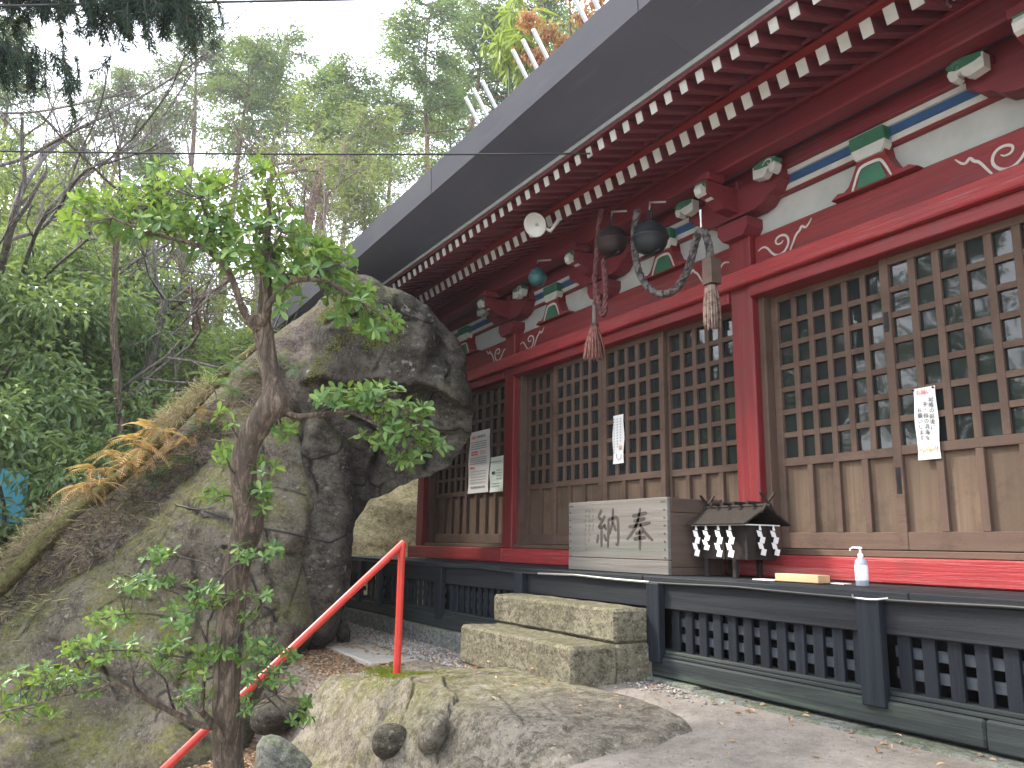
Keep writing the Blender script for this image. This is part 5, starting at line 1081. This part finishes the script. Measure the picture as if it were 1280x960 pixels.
far = [(512, 27, cA, .98, 'tall dense conifer with a straight pink brown trunk, beside the roof edge'), (575, 30, cC, 1.0, 'tall conifer rising behind the roof near the pale ridge rods'), (437, 24, cY, .92, 'slim yellow green conifer with a thin pale trunk, left of the roof'), (405, 26, cB, .95, 'conifer with a bent orange brown lower trunk left of the roof corner'),
       (365, 31, cA, .95, 'distant conifer behind the bare topped pine'), (470, 34, cC, .85, 'pale distant conifer between the two tallest trees'), (545, 36, cB, 1.05, 'distant conifer filling the gap behind the tallest tree'), (620, 33, cA, 1.05, 'tall conifer just right of the ridge rods'), (670, 29, cC, 1.1, 'conifer behind the bamboo and the roof'), (720, 36, cB, 1.2, 'tall conifer far behind the upper roof'),
       (300, 34, cC, 1.05, 'distant conifer in the middle of the gap'), (250, 28, cA, .95, 'distant green conifer behind the foreground canopy'), (200, 33, cC, 1.05, 'pale distant conifer left of the middle'), (150, 30, cB, .82, 'pale green conifer above the bare branches'), (85, 34, cC, .9, 'distant conifer at the left behind the bare tree'), (30, 29, cY, .85, 'yellow green conifer at the left edge'), (-60, 32, cA, .95, 'tall conifer just beyond the left edge')]
for k, (px, d, pr, s, lb) in enumerate(far): x, y = xyd(px, d); place('conifer_tree', pr, x, y, k * 1.9, s, lb, 'conifer', gT)
mid = [(330, 22, .45, 'young full conifer behind the tree fork'), (230, 19, .42, 'young bushy conifer behind the orange ferns'), (120, 21, .62, 'young dark conifer behind the thin leaning trunks'), (20, 18, .62, 'young conifer at the far left above the thicket'), (-60, 17, .7, 'young conifer beyond the left edge'), (175, 26, .75, 'full conifer in the middle distance')]
for k, (px, d, s, lb) in enumerate(mid): x, y = xyd(px, d); place('young_conifer', cF, x, y, k * 2.3, s, lb, 'conifer', 'young conifers behind the bank')
# behind and beside the camera, seen only in the window reflections
BL = ['leftmost', 'second from the left', 'behind the second', 'short, left of the middle', 'slim, in the middle', 'full, right of the middle', 'big, at the far left', 'tallest, farthest back', 'rightmost', 'smallest, nearest']
for k, (x, y, pr, s) in enumerate([(-16, -10, cF, .9), (-12, -12, cF, 1.0), (-20, -16, cF, 1.2), (-8, -10.5, cF, .75), (-3, -13, cY, .9), (4, -13, cF, .9), (-26, -8, cF, 1.0), (-10, -20, cA, 1.1), (9, -9, cF, .8), (-14, -6.5, cF, .6)]):
    place('conifer_tree' if pr is not cF else 'young_conifer', pr, x, y, k * 1.3, s, 'conifer behind the camera, ' + BL[k] + ' of the row mirrored in the windows', 'conifer', 'conifers behind the camera')
# bare topped pine
x, y = xyd(352, 20); zb = float(H(x, y)); e = empty('bare_pine', (x, y, zb)); tag(e, 'half dead pine with a bare forked reddish top', 'pine')
hp = (W(350, 150, 20)[2] - zb)
mbp = MB().tube([(x, y, zb - .3), (x - .4, y - .1, zb + hp * .4), (x - .1, y, zb + hp * .62), (x + .25, y + .1, zb + hp * .8), (x + .1, y + .3, zb + hp * .92), (x + .2, y + .35, zb + hp)], [.24, .20, .17, .14, .12, .10], 9, jit=.08)
for s_ in range(7):
    q = np.random.RandomState(s_ + 60); f = [1.0, 1.0, .95, .88, .8, .74, .68][s_]; b = bare(70 + s_, (x + .15 + .1 * (f > .9), y + .25, zb + hp * f), (q.normal() * 1.0, q.normal() * 1., .1), 1.5, .065, 3, .6, up_=.05); mbp.add(b.v, b.f, True)
mbp.build('trunk', 'barkred', e)
q = np.random.RandomState(5); n = 3500; cl = q.normal(0, 1, (16, 3)) * np.array([1.9, 1.9, .8]) + np.array([x, y, zb + hp * .9]); P = cl[q.randint(0, 16, n)] + q.normal(0, .28, (n, 3)); inst('crown', leaves('crown', P, q.normal(0, 1, (n, 3)), .16, .03, 'leafP', q), e)
# bare deciduous tree on the left with long arching limbs
dL = 9.5; e = empty('bare_tree', tuple(map(float, (*W(-60, 640, dL)[:2], H(*W(-60, 640, dL)[:2]))))); tag(e, 'bare grey deciduous tree at the left edge with long arching limbs', 'tree')
mbp = MB(); limbs = [([(-90, 900), (-60, 600), (-20, 420), (10, 300), (25, 235), (60, 190)], 12, 4), ([(-20, 420), (20, 370), (40, 300), (60, 262), (85, 235), (130, 205), (170, 170), (215, 110)], 6, 1.4), ([(10, 300), (60, 285), (92, 225), (120, 205), (180, 180), (250, 78)], 5, 1.2), ([(25, 390), (60, 340), (110, 300), (112, 290)], 4, 2),
    ([(-40, 215), (30, 200), (70, 175), (120, 150), (180, 120), (235, 85), (258, 64)], 5, 1), ([(-30, 140), (40, 142), (110, 128), (160, 116), (200, 98)], 3, .8), ([(85, 235), (100, 190), (125, 140), (140, 60)], 3, .8), ([(80, 178), (60, 120), (40, 60)], 2.5, .8), ([(130, 205), (180, 190), (198, 180), (240, 142)], 3, .8), ([(60, 262), (95, 262), (120, 280)], 2, .8)]
for pl, r0, r1 in limbs:
    P = smooth_path([W(a, b, dL + .9 * math.sin(i * 1.3 + a * .01)) for i, (a, b) in enumerate(pl)], 2); k = len(P); mbp.tube(P, [.62 * (r0 + (r1 - r0) * i / (k - 1)) * dL / 1000 for i in range(k)], 7, jit=.06)
    for t in range(k // 3, k, 3):
        dd = (P[t] - P[max(0, t - 2)]).normalized(); b = bare(int(a * 7 + t), P[t], tuple(dd), .9, r1 * dL / 1000 * .8, 3, .5, up_=.15, nmin=2, nmax=3); mbp.add(b.v, b.f, True)
mbp.build('trunk', 'barkgrey', e)
# thin standing and leaning trunks and bare scrub
rT = 'thin trunks among the scrub'
for k, (pl, d, r, mt, lb) in enumerate([
    ([(148, 620), (150, 540), (146, 470), (141, 400), (145, 300), (150, 240)], 9.2, 5, 'bark', 'thin dark upright trunk left of the orange ferns'),
    ([(160, 610), (170, 540), (185, 470), (200, 400), (206, 375)], 11, 5, 'barkgrey', 'pale leaning trunk right of the thin dark one'),
    ([(206, 375), (195, 355), (192, 300)], 11, 2.5, 'barkgrey', 'pale snapped stem above the leaning trunk'),
    ([(185, 560), (190, 480), (188, 430)], 13, 7, 'barkred', 'short thick brown trunk behind the orange ferns'),
    ([(240, 560), (243, 470), (246, 400), (248, 370)], 13, 7, 'barkred', 'pinkish trunk behind the fallen log'), ([(256, 540), (256, 460), (258, 390)], 15, 4, 'barkred', 'slim pinkish trunk just right of the thicker one'),
    ([(118, 600), (120, 520), (118, 470)], 12, 3.5, 'bark', 'slim trunk in the thicket left of the ferns'), ([(400, 330), (402, 290), (408, 245)], 22, 4, 'barkred', 'bent orange stem left of the roof corner')]):
    P = smooth_path([W(a, b, d) for a, b in pl], 1); n = len(P); mb = MB().tube(P, [r * d / 1000 * (1.1 - .5 * i / n) for i in range(n)], 8, jit=.06)
    for j in range(4): b = bare(200 + k * 5 + j, P[-1 - j % 2], (random.uniform(-1, 1), random.uniform(-1, 1), .5), 1.1, r * d / 1000 * .35, 3, .6, nmin=2, nmax=3); mb.add(b.v, b.f, True)
    o = mb.build('thin_tree', mt); tag(o, lb, 'tree', rT)
for k, (px, py, d, L, dirv, lb) in enumerate([(330, 300, 14, 2.6, (-1, .2, .5), 'tangle of pale bare twigs behind the canopy'), (230, 430, 12, 2.2, (.3, .5, .9), 'bare twiggy scrub behind the fallen log'), (110, 430, 11, 2.0, (.4, 0, .9), 'bare scrub left of the thin trunk'), (300, 420, 13, 2.4, (-.5, .2, .9), 'bare scrub right of the pinkish trunks'), (60, 330, 13, 2.6, (.6, 0, .8), 'fine bare scrub at the left'), (380, 330, 16, 3.0, (-.4, 0, .9), 'bare grey scrub left of the roof corner'), (160, 350, 15, 3.0, (.2, 0, 1), 'tall bare scrub in the middle distance')]):
    p = W(px, py, d); o = MB()
    for j in range(4): b = bare(300 + k * 7 + j, (p[0] + j * .3, p[1], p[2] - 1.5), (dirv[0] + j * .3 - .4, dirv[1] + j * .2, dirv[2]), L, .035, 5, .5, up_=.1, nmin=2, nmax=3); o.add(b.v, b.f, True)
    o.tube([(p[0] + .4, p[1], float(H(p[0], p[1])) - .1), (p[0] + .45, p[1], p[2] - 1.5)], [.05, .035], 6)
    o = o.build('bare_shrub', 'barkgrey'); tag(o, lb, 'shrub', 'bare scrub on the slope')
# broadleaf thicket
bA = bush(11, 1.3, 2.6, 9000); bB = bush(12, 1.5, 2.2, 9000, 'leafB', .11, .04); bC = bush(13, 1.6, 2.4, 8000, 'leafP', .10, .03); bD = bush(14, 1.5, 2.0, 9000, 'leafC', .12, .03)
for k, (px, d, pr, s, lb, yt) in enumerate([(30, 9.0, bB, 1.0, 'glossy broadleaf shrub at the left edge, nearest the bank', 560), (-50, 9.0, bA, 1.2, 'glossy broadleaf shrub just beyond the left edge', 480), (60, 11, bA, 1.25, 'glossy broadleaf shrub behind the nearest one', 450), (115, 12.5, bA, 1.15, 'pale glossy shrub left of the thin dark trunk', 430), (10, 12, bB, 1.4, 'broadleaf shrub high in the thicket at the left', 400), (150, 15, bD, .9, 'dark fine leaved shrub behind the thin trunk', 510), (325, 12.5, bD, .8, 'feathery green shrub behind the tree fork', 450), (355, 11.5, bD, .8, 'small green shrub left of the overhanging boulder', 440), (90, 15.5, bC, 1.7, 'tall yellow green shrub in the left middle distance', 380), (380, 15.5, bC, 1.3, 'pale shrub behind the overhanging boulder', 400), (-20, 15, bC, 1.9, 'yellow green shrub at the far left', 330), ]):
    p = W(px, yt, d); h = 2.4 * s; place('evergreen_shrub', pr, float(p[0]), float(p[1]), k * 1.7, s, lb, 'shrub', 'shrubs in the thicket', z=float(p[2]) - h * .55)
# far wood closing the horizon
q = np.random.RandomState(77); n = 60000; a = q.uniform(-2.9, 1.6, n); r_ = q.uniform(42, 60, n)
th = np.arctan2(-M[2][1], -M[2][0]); X = r_ * np.cos(th + a * .8); Y = r_ * np.sin(th + a * .8); top_ = 9 + 5 * fbm(np.cos(a) * 6, np.sin(a) * 6, 0., 4)
zt = np.array([0.0] * n) + q.rand(n) ** .8 * top_; k = zt > -3
o = inst('distant_wood', leaves('distant_wood', np.stack([X, Y, zt + 2], 1), q.normal(0, 1, (n, 3)), .9, .38, 'leafC', q)); tag(o, 'distant wood closing the view behind the trees', 'wood', kind='stuff')
# bamboo and rust coloured tree behind the roof
def fan(seed, c, R, n, mat, L, Wd, droop):
    q = np.random.RandomState(seed); k = 20; C = q.normal(0, 1, (k, 3)) * R * .42 + c; i = q.randint(0, k, n); P = C[i] + q.normal(0, R * .07, (n, 3)); D = (P - C[i]) * 3 / R + q.normal(0, .5, (n, 3)) + np.array([0, 0, -droop]); return leaves('crown', P, D, L * q.uniform(.6, 1.2, n), Wd, mat, q, .6, .1, .3)
for nm, px, py, d, R, n, mt, L, Wd, lab, cat in (('bamboo', 664, 40, 19, 1.0, 420, 'leafBam', .42, .05, 'bright yellow green bamboo top behind the roof edge', 'bamboo'), ('bamboo', 636, 62, 20, .7, 240, 'leafBam', .38, .05, 'smaller bamboo top left of the ridge rods', 'bamboo'), ('maple_tree', 712, 34, 18, 1.5, 4200, 'leafO', .10, .06, 'rust orange leaved tree behind the roof edge', 'tree')):
    c = W(px, py, d); x, y = float(c[0]), float(c[1]); zb = float(H(x, y)); e = empty(nm, (x, y, zb)); tag(e, lab, cat)
    MB().tube([(x, y, zb - .2), (x + .3, y, (zb + c[2]) / 2), (x, y, c[2] + R * .5)], [.09, .07, .02], 7).build('trunk', 'bark' if nm == 'maple_tree' else 'leafP', e); inst('crown', fan(int(px), c, R, n, mt, L, Wd, .8), e)
# cedar boughs hanging in from the upper left
tx = W(-330, 300, 6.5); e = empty('cedar_tree', (float(tx[0]), float(tx[1]), float(H(tx[0], tx[1])))); tag(e, 'dark cedar whose drooping boughs hang in from the upper left corner', 'cedar')
mb = MB().tube([(tx[0], tx[1], H(tx[0], tx[1]) - .3), (tx[0], tx[1], 3), (tx[0] + .1, tx[1], 9)], [.32, .26, .16], 12, jit=.05); q = np.random.RandomState(9); LP = []; LD = []
for pl, hang, nn in (([(-330, -120), (-150, -70), (0, -55), (120, -40), (225, -14)], 72, 150), ([(-330, -60), (-120, -10), (0, 0), (110, -10), (190, -8)], 46, 90), ([(-330, 40), (-160, 40), (-60, 45), (0, 55), (30, 70)], 62, 90), ([(-330, -160), (-100, -110), (100, -80), (215, -50)], 80, 90)):
    P = smooth_path([W(a, b, 6.5 - .5 * i / 4) for i, (a, b) in enumerate(pl)], 2); mb.tube(P, [.05 - .04 * i / len(P) for i in range(len(P))], 6)
    for j in range(nn):
        t = q.uniform(.25, .97) * (len(P) - 1); p = np.array(P[int(t)]) + q.normal(0, 1, 3) * np.array([.13, .22, .06]); L = hang * 6 / 1000 * q.uniform(.5, 1.15); d_ = unit(np.array([q.normal(0, .35), q.normal(0, .35), -1.0 - .3 * q.rand()]) + .5 * np.array((P[-1] - P[0]).normalized()))
        s = [p]; 
        for _ in range(6): d_ = unit(d_ + q.normal(0, .10, 3) + np.array([0, 0, -.12])); s.append(s[-1] + d_ * L / 6)
        mb.tube(s, [.006, .005, .004, .004, .003, .003, .002], 3, False); s = np.array(s); m = 110
        u = q.uniform(.05, 6, m); i = np.minimum(u.astype(int), 5); pp_ = s[i] + (s[i + 1] - s[i]) * (u - i)[:, None]; LP.append(pp_); LD.append(unit(s[i + 1] - s[i]) * .8 + unit(q.normal(size=(m, 3))) * .85)
mb.build('trunk', 'bark', e); LP = np.concatenate(LP); LD = np.concatenate(LD); inst('crown', leaves('crown', LP, LD, q.uniform(.04, .10, len(LP)), .0065, 'leafD', q, .3, .1, .1), e)
# ferns
def frond_me(mat, L=.5, curl=.5):
    mb = MB(); n = 15; pts = []
    for i in range(n + 1): t = i / n; pts.append(Vector((L * t, 0, L * (.45 * t - curl * t * t))))
    mb.tube(pts, [.003] * (n + 1), 3, False)
    for i in range(1, n + 1):
        t = i / n; ll = L * .27 * math.sin(PI * min(1, t * .85 + .12)) ** .8
        for s in (-1, 1):
            p = pts[i]; d = (pts[i] - pts[i - 1]).normalized(); tip = p + d * ll * .45 + Vector((0, s * ll, -.18 * ll)); w2 = d * L * .018
            m_ = p + (tip - p) * .5; mb.add([p - w2 * .6, m_ - w2, tip, m_ + w2 + Vector((0, 0, .004)), p + w2 * .6], [(0, 1, 2, 3, 4)])
    me = mb.mesh('frond', mat); at = me.attributes.new('rnd', 'FLOAT', 'FACE'); at.data.foreach_set('value', np.random.RandomState(3).rand(len(me.polygons)).astype(np.float32)); return me
fO, fG = [frond_me('fernO', .34, .7), frond_me('fernO', .26, .9)], [frond_me('fernG', .46, .7), frond_me('fernG', .36, .6)]
def fern(px, py, d, ms, n, lab, grp, s=1.):
    p = np.array(hit(px, py, d)); e = empty('fern', tuple(map(float, p))); tag(e, lab, 'fern', grp)
    for k in range(n):
        o = inst('frond', ms[k % 2], None, tuple(map(float, p)), (random.uniform(-.3, .3), random.uniform(-.4, .45), 2 * PI * k / n + random.uniform(-.4, .4)), (s, s, s)); par(o, e)
OL = ['second from the left end of the orange ferns, on the log', 'third from the left along the log', 'below the log, left of the thin dark trunk base', 'right in front of the thin dark trunk base', 'below and right of the thin dark trunk', 'at the bank top, between the thin and leaning trunks',
      'under the pale leaning trunk', 'on bare soil at the lower left of the orange ferns', 'at the far lower left, under the log end', 'under the short thick brown trunk', 'on soil beside the green ferns, below the pinkish trunks', 'between the orange and the green ferns, low on the bank', 'lowest in the middle of the bank', 'leftmost of the orange ferns', 'rightmost of the orange ferns', 'in the middle of the orange ferns']
GL = ['leftmost on the log below the pinkish trunks', 'under the pinkish trunks, second on the log', 'just left of the forked tree trunk', 'hanging on soil left of the forked tree', 'low on the bank above the boulder crack', 'low on the bank, right of the roots', 'highest on the log end', 'behind the forked tree trunk', 'right of the forked tree, beside the roof edge', 'behind the log, beside the slim pinkish trunk', 'nearest the overhanging boulder', 'topmost, below the grey scrub', 'lowest, beside the dead roots']
for k, (px, py, d) in enumerate([(118, 588, 7.3), (140, 568, 7.3), (158, 580, 7.2), (165, 550, 7.3), (180, 560, 7.2), (186, 536, 7.4), (205, 540, 7.3), (150, 600, 7.15), (122, 606, 7.2), (222, 528, 7.4), (240, 545, 7.3), (228, 555, 7.25), (175, 590, 7.2), (100, 610, 7.2), (255, 518, 7.5), (210, 565, 7.2)]):
    fern(px, py, d, fO, 9, 'dead orange fern clump ' + OL[k], 'dead ferns on the bank', random.uniform(.62, .86))
for k, (px, py, d) in enumerate([(250, 500, 7.3), (275, 480, 7.3), (300, 490, 7.3), (262, 535, 7.2), (215, 590, 7.15), (235, 580, 7.1), (290, 455, 7.6), (315, 470, 7.4), (345, 450, 7.5), (260, 470, 7.7), (370, 460, 7.3), (330, 435, 7.9), (200, 600, 7.1)]):
    fern(px, py, d, fG, 9, 'green fern clump ' + GL[k], 'green ferns on the bank', random.uniform(.45, .7))
# roots and dry strands on the bank
q = np.random.RandomState(31); mb = MB()
for k in range(520):
    t = q.rand(); bx_ = -40 + 330 * t; by_ = np.interp(bx_, [-40, 60, 130, 190, 225, 290], [800, 720, 660, 610, 580, 510]) + q.normal(0, 26); p = np.array(hit(bx_, by_, 7.3, .01)); d_ = unit(q.normal(0, 1, 3) * np.array([1, .7, .5]) + np.array([-.3, -.4, -.6])); s = [p]
    for _ in range(4): d_ = unit(d_ + q.normal(0, .45, 3) + np.array([0, 0, -.15])); s.append(s[-1] + d_ * q.uniform(.03, .10))
    mb.tube(s, [.005, .005, .004, .003, .002], 3, False)
n = 4200; t = q.rand(n); bx_ = -60 + 400 * t; by_ = np.interp(bx_, [-60, 60, 130, 190, 225, 290, 340], [800, 712, 652, 596, 562, 500, 462]) + q.normal(0, 24, n)
o = mb.build('dead_roots', 'twig'); tag(o, 'tangle of dead roots hanging over the bank', 'roots', kind='stuff')
P = np.array([hit(a, b, 7.5) for a, b in zip(bx_, by_)]); o = inst('dry_grass', leaves('dry_grass', P, q.normal(0, 1, (n, 3)) * np.array([1, 1, .5]) + np.array([-.2, -.3, -.3]), q.uniform(.06, .20, n), .005, 'straw', q, .4, .1, .0)); tag(o, 'dry grass and straw covering the bank', 'grass', kind='stuff')
# moss streaks on the overhanging boulder and the big face
def tufts(lines, n, spread, mat, L, Wd, lab, nm='moss_tuft'):
    P = []
    for _ in range(n):
        ln = lines[q.randint(len(lines))]; t = q.rand() * (len(ln) - 1); i = min(int(t), len(ln) - 2); a = np.array(ln[i]) + (np.array(ln[i + 1]) - np.array(ln[i])) * (t - i) + q.normal(0, spread, 2); P.append(hit(a[0], a[1], 7.2, -.002))
    P = np.array(P); o = inst(nm, leaves(nm, P, q.normal(0, .8, (n, 3)) + np.array([.1, -.4, -.2]), q.uniform(L * .4, L, n), Wd, mat, q, .4, .1, .0)); tag(o, lab, 'moss', kind='stuff')
tufts([[(388, 478), (402, 450), (425, 425), (448, 405), (466, 398)], [(400, 400), (420, 385), (440, 375)], [(455, 430), (500, 420)]], 2600, 5, 'mossleaf', .035, .007, 'yellow green moss streaks along the ledge of the overhanging boulder')
tufts([[(0, 770), (66, 730), (120, 700), (180, 672)], [(-20, 800), (60, 760)]], 2200, 8, 'mossleaf', .03, .006, 'yellow green moss along the upper edge of the brown boulder')
tufts([[(0, 712), (56, 656), (110, 620)], [(0, 712), (56, 656), (110, 620)], [(200, 535), (262, 482)]], 3000, 6, 'straw', .16, .0045, 'dry straw along the mossy log', 'dry_grass')
# blue sheet glimpsed through the thicket
p = W(14, 612, 8.6); o = MB().box(p[0] - .02, p[0] + .02, p[1] - .25, p[1] + .15, p[2] - .35, p[2] + .22, .01).build('blue_sheet', 'tarp'); tag(o, 'bright blue sheet glimpsed through leaves at the left edge', 'tarpaulin')
# overhead cables
def cable(a, b, sag, r, lab):
    a = np.array(a); b = np.array(b); P = [a + (b - a) * t + np.array([0, 0, -sag * 4 * t * (1 - t)]) for t in np.linspace(0, 1, 26)]
    o = MB().tube(P, r, 6).build('overhead_cable', 'cable'); tag(o, lab, 'cable')
cable(W(-300, 13, 5.2), W(900, -9, 8.5), .0, .010, 'thick black overhead cable crossing the top of the sky')
cable(W(-300, 182, 6.2), atY(738, 192, 3.10), .03, .0075, 'thin black cable running from the left to the shrine eave')
# ================================================================== HAZE
def haze(density):
    m = bpy.data.materials.new('glare_haze'); m.use_nodes = True; n = m.node_tree; n.nodes.remove(n.nodes['Principled BSDF']); v = n.nodes.new('ShaderNodeVolumePrincipled')
    v.inputs['Color'].default_value = (.88, .92, 1, 1); v.inputs['Density'].default_value = density; v.inputs['Anisotropy'].default_value = .3
    n.links.new(v.outputs[0], n.nodes['Material Output'].inputs['Volume']); MT['haze'] = m
    o = MB().box(-130, 100, -100, 125, -20, 45).build('haze', 'haze'); tag(o, 'added thin haze volume standing in for lens glare and overexposure', kind='stuff')
haze(.0010)  # added volume: fades the view in place of lens flare, no real mist
